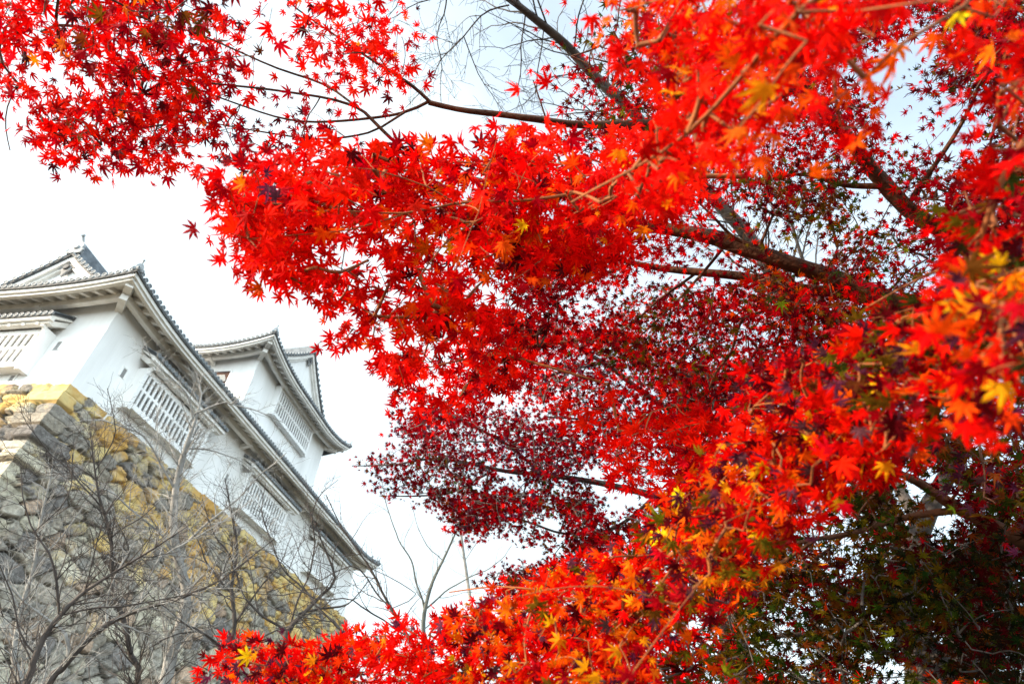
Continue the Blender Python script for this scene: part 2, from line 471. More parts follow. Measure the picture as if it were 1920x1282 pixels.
    for i in range(N + 1):
        f = i / N; sag = .22 * (2 * f - 1) ** 4
        pts.append((A + (B - A) * f + np.array([0, 0, sag]), acr, np.array([0, 0, 1.0])))
    rg.sweep(pts, [(-.24, -.25), (.24, -.25), (.20, .12), (.17, .14), (.17, .26), (.15, .28), (.13, .40), (.09, .47), (0, .50), (-.09, .47), (-.13, .40), (-.15, .28), (-.17, .26), (-.17, .14), (-.20, .12)])
    rg.build('ridge', TILE, rf)
    def ornament(p, d, sc=1.0):
        """ridge-end demon tile: shield plate, two curled shoulders, a rod with a round knob"""
        d = np.array(d, float); d /= np.linalg.norm(d); p = np.array(p, float)
        cx = np.cross([0, 0, 1.0], d); up = np.array([0, 0, 1.0])
        o = MB()
        sh = [(-.34, -.28), (.34, -.28), (.36, -.10), (.27, .02), (.28, .22), (.19, .40), (.08, .50), (-.08, .50), (-.19, .40), (-.28, .22), (-.27, .02), (-.36, -.10)]
        o.sweep([(p - d * .05 * sc, cx * sc, up * sc), (p + d * .10 * sc, cx * sc, up * sc)], sh)
        for sx in (-1, 1):
            c = [p + d * .06 * sc + sc * (cx * sx * (.30 + .10 * math.cos(q)) + up * (-.12 + .12 * math.sin(q))) for q in np.linspace(-2.4, 2.6, 9)]
            o.tube(c, [.055 * sc] * 9, 6)
        o.tube([p + up * .1 * sc + d * .12 * sc, p + up * .1 * sc + d * .17 * sc], [.14 * sc, .10 * sc], 10)
        o.tube([p + up * .42 * sc, p + up * .62 * sc + d * .06 * sc, p + up * .80 * sc + d * .20 * sc], [.055 * sc, .05 * sc, .055 * sc], 7)
        o.tube([p + up * .79 * sc + d * .17 * sc, p + up * .84 * sc + d * .25 * sc], [.085 * sc, .085 * sc], 9)
        o.build('ridge_ornament', TILERIM, rf)
    dd = (A - B) / np.linalg.norm(A - B)
    ornament(A + np.array([0, 0, .28]), dd, .85); ornament(B + np.array([0, 0, .28]), -dd, .85)
    # hip ridges down to the four corners
    for (cu, cv, su, sv) in ((u0, v0, 1, 1), (u0, v1, 1, -1), (u1, v0, -1, 1), (u1, v1, -1, -1)):
        hr = MB(); pts = []; acr2 = np.array([-sv, su, 0.0]) / math.sqrt(2)
        nn = 12
        for i in range(nn + 1):
            t = .06 + (tp - ov - .06) * i / nn
            w = hgt(t, t, 99) if False else w0 + h(t) + el(t, 50) * max(0, 1 - t / 2.6)
            pts.append((np.array([cu + su * t, cv + sv * t, w + .05]), acr2, np.array([0, 0, 1.0])))
        hr.sweep(pts, [(-.14, -.06), (.14, -.06), (.12, .10), (.08, .16), (0, .19), (-.08, .16), (-.12, .10)])
        hr.build('hip_ridge', TILE, rf)
        ornament(pts[0][0] + np.array([0, 0, .06]), (-su, -sv, 0), .42)
        o2 = MB(); q = pts[5][0] + np.array([0, 0, .18]); dq = np.array([-su, -sv, 0]) / math.sqrt(2)
        o2.tube([q, q + dq * .16 + np.array([0, 0, .05]), q + dq * .30 + np.array([0, 0, .14])], [.05, .045, .05], 7); o2.build('hip_ornament', TILERIM, rf)
    # gables
    for kind in hips:
        o, al, n_, ln = side(kind); mid = ln / 2
        gw = mid - .0
        prof_pts = []
        for i in range(17):
            f = i / 16; s = tp + .25 + (ln - 2 * tp - .5) * f
            t = min(s, ln - s); prof_pts.append((s, w0 + h(t)))
        base_w = w0 + h(tp) - .1
        gm_ = MB(); outv = np.array([-n_[0], -n_[1], 0.0])
        V = [L3(kind, s, tp, w - .03) for s, w in prof_pts]; nb = len(V)
        V += [L3(kind, s, tp, base_w - .35) for s, w in prof_pts]
        gm_.add(V, [(i, i + 1, nb + i + 1, nb + i) for i in range(nb - 1)])
        g = gm_.build('gable', PLASTER, root)
        alv = np.array([*al, 0.0])
        # bargeboards: two stepped white boards following the slope
        for dz, th, po in ((-.10, .22, ov - .06), (-.34, .14, ov - .18)):
            bb = MB(); pts = [(L3(kind, s, tp, w + dz), outv, np.array([0, 0, 1.0])) for s, w in prof_pts]
            bb.sweep(pts, [(0.0, -th), (po, -th), (po, th * .15), (0.0, th * .15)])
            bb.build('bargeboard', EAVEP, g)
        vg = MB(); pts = [(L3(kind, s, tp, w), outv, np.array([0, 0, 1.0])) for s, w in prof_pts]
        vg.sweep(pts, [(-.05, -.055), (ov + .03, -.055), (ov + .03, .05), (-.05, .05)])
        vg.build('verge_edge', TILEDK, g)
        if kind in details or True:
            rims2, caps2 = rims, caps
            rims = MB(); caps = MB()
            tot = ln - 2 * tp; kq = int(tot / (spacing * 1.15))
            for i in range(kq + 1):
                s = tp + .1 + (tot - .2) * i / kq; t = min(s, ln - s)
                if abs(s - mid) < .3: continue
                disc(L3(kind, s, tp - ov - .05, w0 + h(t) + .10), alv, outv, .095)
                tl_ = MB()
            rims.build('verge_tile_rims', TILERIM, g); caps.build('verge_tile_faces', TILE, g)
        # pendant board under the apex, with lobes and a six-sided boss
        pd = MB(); c = L3(kind, mid, tp, w0 + h(mid) - .62)
        sc = .62 if mid > 4.6 else .5
        shp = [(0, .55), (.22, .40), (.34, .30), (.62, .16), (.70, -.02), (.52, -.10), (.40, -.02), (.34, -.22), (.18, -.36), (.10, -.62), (0, -.78)]
        shp = shp + [(-x, y) for x, y in shp[-2:0:-1]]
        pd.sweep([(c + outv * .10, alv * sc, np.array([0, 0, sc])), (c + outv * .17, alv * sc, np.array([0, 0, sc]))], shp[::-1])
        pdo = pd.build('gable_pendant', GEGYO if mid > 4.6 else PLASTER, g)
        hx = MB(); hx.tube([c + outv * .17, c + outv * .24], [.13 * sc * 1.6] * 2, 6); hx.build('pendant_boss', TILEDK, pdo)
    return L3, side, hgt

def eaves(root, roof, kinds, over, wall_rect):
    """soffit, fascia boards, rafters, outer beam and bracket arms under the eaves of the given sides"""
    L3, side, hgt = roof
    ev = None
    for kind in kinds:
        o, al, n_, ln = side(kind); outv = np.array([-n_[0], -n_[1], 0.0]); alv = np.array([*al, 0.0])
        wl = lambda s, t: hgt(s, t, ln)
        N = 90
        m = MB(); V = []
        ts = (.10, .45, .8, over + .02)
        for t in ts:
            for i in range(N + 1):
                s = t + (ln - 2 * t) * i / N; V.append(L3(kind, s, t, wl(s, t) - .20 - .02 * t))
        m.add(V, [(i * (N + 1) + j, (i + 1) * (N + 1) + j, (i + 1) * (N + 1) + j + 1, i * (N + 1) + j + 1) for i in range(3) for j in range(N)])
        ev = m.build('eave', EAVEP, root)
        for (t0, t1, z0, z1) in ((.05, .17, -.078, -.20), (.13, .27, -.203, -.295)):   # two stepped fascia boards
            fb = MB(); pts = []
            for i in range(N + 1):
                s = t0 + (ln - 2 * t0) * i / N
                pts.append((L3(kind, s, 0, wl(s, 0)), -outv, np.array([0, 0, 1.0])))
            fb.sweep(pts, [(t0, z0), (t1, z0), (t1, z1), (t0, z1)]); fb.build('fascia', EAVEP, ev)
        # rafters
        k = int(ln / .46); 
        for i in range(k + 1):
            s = ln * (i + .5) / (k + 1)
            if min(s, ln - s) < over * .75: continue
            t0 = .30; t1 = over + .0
            if min(s, ln - s) < t1: t1 = max(.45, min(s, ln - s))
            r = MB(); p0 = L3(kind, s, t0, wl(s, t0) - .29); p1 = L3(kind, s, t1, wl(s, t1) - .31)
            r.beam(p0, p1, .15, .15); r.build('rafter', EAVEP, ev)
        # outer beam on bracket arms
        tb = over - .42
        bm = MB(); pts = []
        for i in range(N + 1):
            s = tb + .05 + (ln - 2 * tb - .1) * i / N
            pts.append((L3(kind, s, tb, wl(s, tb) - .385), -outv, np.array([0, 0, 1.0])))
        bm.sweep(pts, [(-.09, 0), (.09, 0), (.09, -.23), (-.09, -.23)]); bm.build('eave_beam', EAVEP, ev)
        k = max(2, int((ln - 2 * over) / 2.05))
        for i in range(1, k):
            s = over + (ln - 2 * over) * i / k
            b = MB(); w = wl(s, tb) - .56
            b.beam(L3(kind, s, tb - .13, w + .035), L3(kind, s, over + .02, w - .10), .17, .19); b.build('bracket', EAVEP, ev)
    # diagonal corner rafters
    def corner(cu, cv, su, sv, w_at):
        cb = MB(); d = np.array([su, sv, 0.0])
        w_o = w_at(.30) - .36; w_i = w_at(over) - .58
        cb.beam(np.array([cu, cv, 0]) + d * .30 + np.array([0, 0, w_o]), np.array([cu, cv, 0]) + d * (over + .1) + np.array([0, 0, w_i]), .24, .24)
        cb.beam(np.array([cu, cv, 0]) + d * .62 + np.array([0, 0, w_at(.62) - .66]), np.array([cu, cv, 0]) + d * (over + .1) + np.array([0, 0, w_i - .20]), .22, .22)
        cb.build('corner_rafter', EAVEP, ev)
    return corner

def lattice_window(root, kind_frame, s0, s1, z0, z1, hood, proj=.35):
    """projecting barred window; kind_frame maps (s along wall, o out from wall, z) to local coordinates"""
    P = kind_frame
    def bx(m, a, b):
        pa = P(*a); pb = P(*b); m.box(np.minimum(pa, pb), np.maximum(pa, pb))
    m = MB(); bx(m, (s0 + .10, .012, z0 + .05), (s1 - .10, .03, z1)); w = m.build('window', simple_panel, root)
    for a_, b_ in ((s0 - .02, s0 + .15), (s1 - .15, s1 + .02)):
        f = MB(); bx(f, (a_, .0, z0 - .16), (b_, proj + .03, z1 + .1)); f.build('window_post', PLASTER, w)
    m = MB(); bx(m, (s0 + .152, .02, z0 - .09), (s1 - .152, proj + .06, z0 + .09)); m.build('window_sill', PLASTER, w)
    m = MB(); bx(m, (s0 + .152, .02, z1 - .06), (s1 - .152, proj - .005, z1 + .12)); m.build('window_head', PLASTER, w)
    m = MB(); n = max(6, int(round((s1 - s0) / .25)))
    for i in range(1, n):
        s = s0 + .08 + (s1 - s0 - .16) * i / n
        bx(m, (s - .043, proj - .05, z0 + .085), (s + .043, proj, z1 - .055))
    zm = (z0 + z1) / 2 + .06
    bx(m, (s0 + .153, proj - .085, zm - .05), (s1 - .153, proj - .022, zm + .05))
    m.build('lattice', PLASTER, w)
    for q in (.3, .72):
        m = MB(); s = s0 + (s1 - s0) * q; bx(m, (s - .06, .0, z0 - .17), (s + .06, proj - .12, z0 - .092)); m.build('bracket', PLASTER, w)
    if hood:
        h0, h1, zf, zb, po = hood                     # s range, front height, wall height, projection
        sl = (zb - zf) / po
        hm = MB(); up = np.array([0, 0, 1.0])
        def prism(m, sa, sb, ring_):
            va = [P(sa, o, z) for o, z in ring_]; vb = [P(sb, o, z) for o, z in ring_]; n_ = len(ring_)
            m.add(va + vb, [(i, (i + 1) % n_, n_ + (i + 1) % n_, n_ + i) for i in range(n_)] + [tuple(range(n_))[::-1], tuple(range(n_, 2 * n_))])
        prism(hm, h0, h1, [(0, zb), (po, zf), (po, zf - .07), (0, zb - .07)])
        hd = hm.build('window_hood', TILEDK, w)
        m = MB(); prism(m, h0 + .02, h1 - .02, [(0, zb - .073), (po - .05, zf - .073 + .05 * sl), (po - .05, zf - .19), (po - .22, zf - .19), (po - .22, zf - .16 + .2 * sl), (0, zb - .15)])
        prism(m, h0 + .10, h1 - .10, [(0, zb - .18), (po - .16, zf - .193), (po - .16, zf - .27), (po - .34, zf - .27), (0, zb - .40)]) 
        m.build('hood_board', EAVEP, hd)
        m = MB(); k = int((h1 - h0) / .48)
        for i in range(1, k):
            s = h0 + (h1 - h0) * i / k
            m.beam(P(s, po - .14, zf - .26), P(s, .25, zf - .26 + (po - .4) * sl), .11, .11)
        m.build('hood_rafters', EAVEP, hd)
        m = MB()
        for s in (s0 + .065, s1 - .065):              # curved arms that carry the hood
            pts = [P(s, proj - .02, z1 - .1), P(s, proj + .03, z1 + .04), P(s, proj + .12, z1 + .12), P(s, po - .20, zf - .28)]
            ax = P(1, 0, 0) - P(0, 0, 0)
            m.tube(pts, [.085] * 4, 6)
        m.build('hood_arms', PLASTER, hd)
        m = MB(); rim = MB(); n_ = int((h1 - h0) / .215)
        ax = P(1, 0, 0) - P(0, 0, 0); ou = P(0, 1, 0) - P(0, 0, 0)
        for i in range(n_ + 1):
            s = h0 + .05 + (h1 - h0 - .1) * i / n_
            c0 = P(s, po + .01, zf + .03); c1 = P(s, .01, zb + .03)
            m.sweep([(c0, ax, up), (c1, ax, up)], [(.07 * math.cos(x), .07 * math.sin(x)) for x in np.linspace(math.pi, 0, 6)], close=False)
            nn = 10
            ra = lambda q, e: [c0 + ax * q * math.cos(2 * math.pi * j / nn) + up * q * math.sin(2 * math.pi * j / nn) + ou * e for j in range(nn)]
            rim.add(ra(.08, -.05) + ra(.08, .02) + ra(.055, .02) + ra(.055, .0), [(k * nn + j, k * nn + (j + 1) % nn, (k + 1) * nn + (j + 1) % nn, (k + 1) * nn + j) for k in range(3) for j in range(nn)])
            rim.add(ra(.025, .012), [tuple(range(nn))])
            m.add(ra(.056, .004), [tuple(range(nn))])
        m.build('hood_tiles', TILE, hd); rim.build('hood_tile_rims', TILERIM, hd)
    return w
simple_panel = simple('shade_tinted_shutter_plaster', (.20, .198, .19), (.28, .277, .27), 1.5, .9)  # plaster darkened to stand in for the shade behind the lattice

def walls(root, u0, u1, v0, v1, w0, w1, holes=()):
    m = MB(); m.box((u0, v0, w0), (u1, v1, w1)); return m.build('wall', PLASTER, root)

# ---- the long gallery
gal = empty('castle_gallery', CC, RZ)
tag(gal, 'long low white plastered castle building with deep tiled eaves on top of the stone rampart', 'castle building')
walls(gal, 0, LEN, 0, DEP, -.3, 3.62)
OV = 1.2
roofA = make_roof(gal, -OV, LEN + OV, -OV, DEP + OV, 3.25, .42, 'u', 1.66, (.38, .0515), .225, DEP / 2 + OV, ('v-', 'u-', 'u+'))
cornA = eaves(gal, roofA, ('v-', 'u-'), OV, None)
wA = lambda t: 3.25 + .38 * t + .0515 * t * t + .42 * max(0, 1 - t / 4.2) ** 2.2 * max(0, 1 - t / 2.6)
cornA(-OV, -OV, 1, 1, wA); cornA(LEN + OV, -OV, -1, 1, wA); cornA(-OV, DEP + OV, 1, -1, wA)
FB = lambda s, o, z: np.array([s, -o, z])
FA = lambda s, o, z: np.array([-o, s, z])
for s in (1.6, 9.2, 16.9):
    lattice_window(gal, FB, s + .3, s + 4.45, .52, 1.92, (s, s + 4.95, 2.34, 2.76, .76))
lattice_window(gal, FA, 1.78, 5.9, .52, 1.92, (1.5, 6.2, 2.34, 2.76, .76))
def loophole(root, P, s, z, h=.34, w=.17):
    m = MB()
    for a, b in (((s - w / 2 - .05, .0, z - h / 2), (s - w / 2, .03, z + h / 2)), ((s + w / 2, .0, z - h / 2), (s + w / 2 + .05, .03, z + h / 2)), ((s - w / 2 - .05, .0, z + h / 2 + .001), (s + w / 2 + .05, .035, z + h / 2 + .05))):
        pa = P(*a); pb = P(*b); m.box(np.minimum(pa, pb), np.maximum(pa, pb))
    o = m.build('loophole', PLASTER, root)
    m = MB(); pa = P(s - w / 2, .0, z - h / 2); pb = P(s + w / 2, .006, z + h / 2); m.box(np.minimum(pa, pb), np.maximum(pa, pb)); m.build('loophole_plug', simple_panel, o)
loophole(gal, FB, 1.42, 1.45); loophole(gal, FA, 1.42, 1.55); loophole(gal, FA, 2.25, .28, .2); loophole(gal, FB, 8.6, 1.3)

# ---- the tower standing on the gallery
TU0, TU1, TV0, TV1 = 9.57, 18.75, 1.5, 6.5
tow = empty('castle_tower', CC + np.array([0, 0, 4.2]), RZ)
tag(tow, 'white plastered upper castle tower with a flared tiled roof, rising above the lower roof', 'castle tower')
TB = 4.2
walls(tow, TU0, TU1, TV0, TV1, 0, 9.2 - TB)
to = 1.22
roofT = make_roof(tow, TU0 - to, TU1 + to, TV0 - to, TV1 + to, 8.86 - TB, .72, 'v', 1.45, (.42, .052), .23, (TU1 - TU0) / 2 + to, ('v-', 'u-', 'u+'))
cornT = eaves(tow, roofT, ('v-', 'u-'), to, None)
wT = lambda t: 8.86 - TB + .42 * t + .052 * t * t + .72 * max(0, 1 - t / 4.2) ** 2.2 * max(0, 1 - t / 2.6)
cornT(TU0 - to, TV0 - to, 1, 1, wT); cornT(TU1 + to, TV0 - to, -1, 1, wT); cornT(TU0 - to, TV1 + to, 1, -1, wT)
FTB = lambda s, o, z: np.array([s, TV0 - o, z])
lattice_window(tow, FTB, 11.75, 16.35, 6.95 - TB, 8.55 - TB, None, .30)
m = MB(); m.box((TU0 - .03, 2.85, 7.25 - TB), (TU0 + .0, 3.95, 8.08 - TB)); ow = m.build('window', DARKINT, tow)
m = MB(); m.beam((TU0 - .30, 3.4, 7.62 - TB), (TU0 - .06, 3.4, 7.40 - TB), 1.0, .05); m.build('propped_shutter', EAVEP, ow)
for a, b in (((TU0 - .05, 2.76, 7.2 - TB), (TU0, 2.848, 8.12 - TB)), ((TU0 - .05, 3.952, 7.2 - TB), (TU0, 4.04, 8.12 - TB))):
    m = MB(); m.box(a, b); m.build('window_frame', PLASTER, ow)
# ------------------------------------------------------------------ tree tools
def smooth_path(pts, rads, step):
    """Catmull-Rom through the points, resampled; returns positions and radii"""
    P = [np.array(p, float) for p in pts]
    P = [2 * P[0] - P[1]] + P + [2 * P[-1] - P[-2]]
    R = [rads[0]] + list(rads) + [rads[-1]]
    out = []; ro = []
    for i in range(1, len(P) - 2):
        n = max(2, int(np.linalg.norm(P[i + 1] - P[i]) / step))
        for k in range(n):
            t = k / n; a, b, c, d = P[i - 1], P[i], P[i + 1], P[i + 2]
            out.append(.5 * (2 * b + (c - a) * t + (2 * a - 5 * b + 4 * c - d) * t * t + (3 * b - a - 3 * c + d) * t ** 3))
            ro.append(R[i] + (R[i + 1] - R[i]) * t)
    out.append(P[-2]); ro.append(R[-2])
    return np.array(out), np.array(ro)
def gnarl(P, amp, freq, seed):
    Q = P.copy()
    for i in range(1, len(P)):
        v = noise.noise_vector(Vector(P[i] * freq) + Vector((seed, 0, 0)))
        Q[i] += np.array(v) * amp * min(1, i / 4)
    return Q

class Wood:
    """all the wood of one bough, gathered as tubes, kept as arrays"""
    def __init__(s): s.V = []; s.F = []; s.n = 0
    def tube(s, P, r, sides):
        P = np.asarray(P, float); m = len(P)
        if m < 2: return
        T = np.gradient(P, axis=0); T /= np.linalg.norm(T, axis=1)[:, None] + 1e-12
        ref = np.array([.31, .17, .93]); ref = ref if abs(T[0] @ ref) < .9 else np.array([.9, .3, .1])
        A = np.cross(T, ref); A /= np.linalg.norm(A, axis=1)[:, None] + 1e-12; B = np.cross(T, A)
        r = np.broadcast_to(np.asarray(r, float), (m,))
        a = np.arange(sides) * 2 * math.pi / sides
        ring = A[:, None, :] * np.cos(a)[None, :, None] + B[:, None, :] * np.sin(a)[None, :, None]
        V = P[:, None, :] + ring * r[:, None, None]
        if sides >= 8:                                # bark ridges and knobs on the thick limbs
            w = 1 + .10 * np.sin(a * 3 + 1.1)[None, :] * np.sin(np.arange(m) * .55)[:, None] + .07 * np.sin(a * 5 + np.arange(m)[:, None] * .9)
            V = P[:, None, :] + ring * (r[:, None] * w)[:, :, None]
        V = V.reshape(-1, 3)
        i = np.arange(m - 1)[:, None] * sides; j = np.arange(sides)[None, :]; k = (j + 1) % sides
        F = np.stack([i + j, i + k, i + sides + k, i + sides + j], -1).reshape(-1, 4)
        s.V.append(V); s.F.append(F + s.n); s.n += len(V)
    def build(s, name, mat, parent):
        return np_mesh(name, np.concatenate(s.V), np.concatenate(s.F), mat, parent, smooth=True)

# ---- maple leaves: seven pointed lobes
def leaf_template(fine):
    ang = [-112, -73, -36, 0, 36, 73, 112]; ln = [.29, .47, .60, .64, .60, .47, .29]
    V = [(0, 0, 0)]; F = []
    notch = [(-150, .06)] + [((ang[i] + ang[i + 1]) / 2, (.13, .18, .20, .20, .18, .13)[i]) for i in range(6)] + [(150, .06)]
    p = lambda a, r: (r * math.sin(rad(a)), r * math.cos(rad(a)), 0)
    for a, r in notch: V.append(p(a, r))
    for i in range(7):
        n0, n1 = 1 + i, 2 + i
        if fine:
            a, l = ang[i], ln[i]; w = .064 if l > .35 else .042
            dx, dy = math.sin(rad(a)), math.cos(rad(a)); c = (.56 * l * dx, .56 * l * dy)
            b = len(V); V += [(c[0] - dy * w, c[1] + dx * w, .0), (c[0], c[1], .022), (c[0] + dy * w, c[1] - dx * w, .0), (l * dx, l * dy, -.02)]
            F += [(0, n0, b), (0, b, b + 1), (0, b + 1, b + 2), (0, b + 2, n1), (b, b + 3, b + 1), (b + 1, b + 3, b + 2)]
        else:
            b = len(V); V.append(p(ang[i], ln[i])); F += [(0, n0, b), (0, b, n1)]
    # leaf stalk
    b = len(V); V += [(-.006, 0, 0), (.006, 0, 0), (.0, -.42, .05)]; F += [(b, b + 2, b + 1)]
    return np.array(V, float), np.array(F, int)
LT = {True: leaf_template(True), False: leaf_template(False)}

def leaves_mesh(name, pos, size, nrm, tip, tint, parent, fine):
    V0, F0 = LT[fine]; n = len(pos)
    Z = nrm / np.linalg.norm(nrm, axis=1)[:, None]
    Y = tip - (tip * Z).sum(1)[:, None] * Z; Y /= np.linalg.norm(Y, axis=1)[:, None] + 1e-9
    X = np.cross(Y, Z)
    curl = rng.uniform(-.15, .75, n); asym = rng.uniform(.85, 1.1, n); fold = rng.uniform(-.3, .5, n)
    lx = V0[None, :, 0] * asym[:, None]; ly = np.broadcast_to(V0[None, :, 1], (n, len(V0)))
    lz = V0[None, :, 2] - curl[:, None] * (lx ** 2 + ly ** 2) + fold[:, None] * np.abs(lx) * .5
    # some lobes twist
    lz = lz + .06 * np.sin(lx * 9 + rng.uniform(0, 6, n)[:, None])
    W = pos[:, None, :] + size[:, None, None] * (lx[..., None] * X[:, None, :] + ly[..., None] * Y[:, None, :] + lz[..., None] * Z[:, None, :])
    F = (F0[None] + (np.arange(n) * len(V0))[:, None, None]).reshape(-1, 3)
    T = np.repeat(tint, len(V0), axis=0)
    return np_mesh(name, W.reshape(-1, 3), F, LEAF, parent, T)

PAL = dict(red=(.68, .0016, .0012), scarlet=(.84, .008, .0012), orange=(.88, .085, .002), yellow=(.82, .27, .006), crimson=(.34, .0012, .0065),
           maroon=(.085, .0022, .005), purple=(.085, .018, .038), olive=(.12, .068, .004), green=(.034, .042, .005), brown=(.13, .030, .004), dark=(.010, .012, .004), umber=(.026, .010, .004), tan=(.45, .27, .13))  # purple paints in sky sheen and shade on leaves, dark paints deep shade
def inpoly(px, py, poly):
    c = np.zeros(px.shape, bool); n = len(poly)
    for i in range(n):
        x0, y0 = poly[i]; x1, y1 = poly[(i + 1) % n]
        if y0 == y1: continue
        hit = ((y0 > py) != (y1 > py)) & (px < (x1 - x0) * (py - y0) / (y1 - y0) + x0)
        c ^= hit
    return c
def polyarea(p):
    return abs(sum(p[i][0] * p[(i + 1) % len(p)][1] - p[(i + 1) % len(p)][0] * p[i][1] for i in range(len(p)))) / 2

def sprays(poly, depth, cov, size, per, rad_, jit=.12, gap=.0, gapf=2.2, holes=(), seed=0):
    """Centres of leaf sprays through the volume that a crown region fills; depth is a list of (x, y, distance)."""
    g = np.random.default_rng(seed + 100)
    A = np.array(depth, float)
    xs = [p[0] for p in poly]; ys = [p[1] for p in poly]
    dm = A[:, 2].mean(); pxsz = size * FPX / dm
    n = int(cov * polyarea(poly) / (.26 * pxsz * pxsz) / per)
    C = []
    tries = 0
    while len(C) < n and tries < 60:
        tries += 1
        x = g.uniform(min(xs), max(xs), 400); y = g.uniform(min(ys), max(ys), 400)
        ok = inpoly(x, y, poly)
        for hx, hy, hr in holes: ok &= (x - hx) ** 2 + (y - hy) ** 2 > hr * hr
        for X, Y in zip(x[ok], y[ok]):
            w = 1 / ((A[:, 0] - X) ** 2 + (A[:, 1] - Y) ** 2 + 900); d = (w * A[:, 2]).sum() / w.sum()
            d *= 1 + g.normal(0, jit) if jit < .3 else 1 + g.uniform(-jit, jit)
            p = at(X, Y, max(.45, d))
            if gap and noise.noise(Vector(p * gapf / d * 3.0) + Vector((seed, 0, 0))) < gap - .5 + g.uniform(-.12, .12): continue
            C.append(p)
            if len(C) >= n: break
    return np.array(C)

def leaf_cloud(C, per, rad_, size, pal, face, droop, seed, outdir=None, clump=1.2):
    """leaves in flat tiers round every spray centre"""
    g = np.random.default_rng(seed + 500)
    n = len(C) * per
    cen = np.repeat(C, per, axis=0)
    tn = np.repeat(np.array([0, 0, 1.0]) + g.normal(0, .22, (len(C), 3)), per, axis=0); tn /= np.linalg.norm(tn, axis=1)[:, None]
    a = g.uniform(0, 2 * math.pi, n); r = rad_ * np.sqrt(g.uniform(0.02, 1, n)) * g.uniform(.7, 1.3, n)
    X = np.cross(tn, [0.2, .97, .1]); X /= np.linalg.norm(X, axis=1)[:, None]; Y = np.cross(tn, X)
    off = X * (r * np.cos(a))[:, None] + Y * (r * np.sin(a))[:, None] + tn * g.normal(0, rad_ * .22, n)[:, None]
    off[:, 2] -= droop * (r / rad_) ** 2 * rad_ * .6
    pos = cen + off
    sz = size * np.clip(g.normal(1, .24, n), .45, 1.5)
    toc = CAM[None] - pos; toc /= np.linalg.norm(toc, axis=1)[:, None]
    # blades lie between level and hanging; undersides look down and outwards
    nm = np.array([0, -.30, -.80])[None] * (1 - face) + np.array([0, -.85, -.45])[None] * face + g.normal(0, .48, (n, 3))
    outward = off / (np.linalg.norm(off, axis=1)[:, None] + 1e-9)
    od = np.array(outdir if outdir is not None else (-.55, -.1, -.45))
    tip = outward * .55 + od[None] * .8 + g.normal(0, .42, (n, 3)) + np.array([0, 0, -.35 * droop])
    names = list(pal.keys()); wts = np.array([pal[k] for k in names], float); cum = np.cumsum(wts / wts.sum())
    # neighbouring leaves turn together: pick the colour from slow noise plus a random share
    cn = np.array([noise.noise(Vector(c * clump) + Vector((seed * 3.1, 5, 0))) for c in C]); cn = np.repeat(cn, per)
    q = (np.argsort(np.argsort(cn + g.normal(0, .28, n))) + .5) / n
    ci = np.searchsorted(cum, q)
    col = np.array([PAL[k] for k in names])[np.minimum(ci, len(names) - 1)]
    col = col * np.exp(g.normal(0, .22, n))[:, None]
    col[:, 1] *= np.exp(g.normal(0, .35, n)); col = np.minimum(col, .92)
    k = np.linalg.norm(off, axis=1) < 1.28 * rad_              # no leaf hangs loose of its spray
    return pos[k], sz[k], nm[k], tip[k], col[k]

def twigs_to(wood, nodes, C, r0, sides=4, maxr=.012, sag=.06, seed=0):
    """join every spray centre to the nearest wood, thinner further out"""
    g = np.random.default_rng(seed + 900)
    N = [np.array(p) for p in nodes]; par = [-1] * len(N)
    arr = np.array(N)
    dist = np.array([np.min(np.sum((arr - c) ** 2, axis=1)) for c in C])
    base = len(N); buf = np.zeros((base + len(C), 3)); buf[:base] = arr; cnt = base
    parent = np.full(base + len(C), -1)
    for i in np.argsort(dist):
        c = C[i]; dd = np.sum((buf[:cnt] - c) ** 2, axis=1)
        dd[:base] *= 1.25
        j = int(np.argmin(dd)); buf[cnt] = c; parent[cnt] = j; cnt += 1
    load = np.ones(cnt)
    for i in range(cnt - 1, base - 1, -1): load[parent[i]] += load[i] * (1 if parent[i] >= base else 0)
    for i in range(base, cnt):
        a = buf[parent[i]]; b = buf[i]; l = np.linalg.norm(b - a)
        if l < 1e-4: continue
        mid = a * .5 + b * .5 + g.normal(0, .07 * l, 3) + np.array([0, 0, sag * l])
        q = g.normal(0, .05 * l, 3)
        r = min(maxr, r0 * math.sqrt(load[i]))
        t = np.linspace(0, 1, 5)[:, None]
        P = (1 - t) ** 2 * a + 2 * t * (1 - t) * mid + t ** 2 * b
        wood.tube(P, np.linspace(r * 1.15, r * .75, 5), sides)
    return buf[base:cnt]

def px_path(pts, rpx, step=.06, amp=.0, seed=0):
    """limb given as points (x, y, distance) and a thickness in pixels at each"""
    P = [at(x, y, d) for x, y, d in pts]; R = [w * .72 / 2 * d / FPX for w, (x, y, d) in zip(rpx, pts)]
    Q, r = smooth_path(P, R, step)
    return (gnarl(Q, amp, 3.0, seed) if amp else Q), r

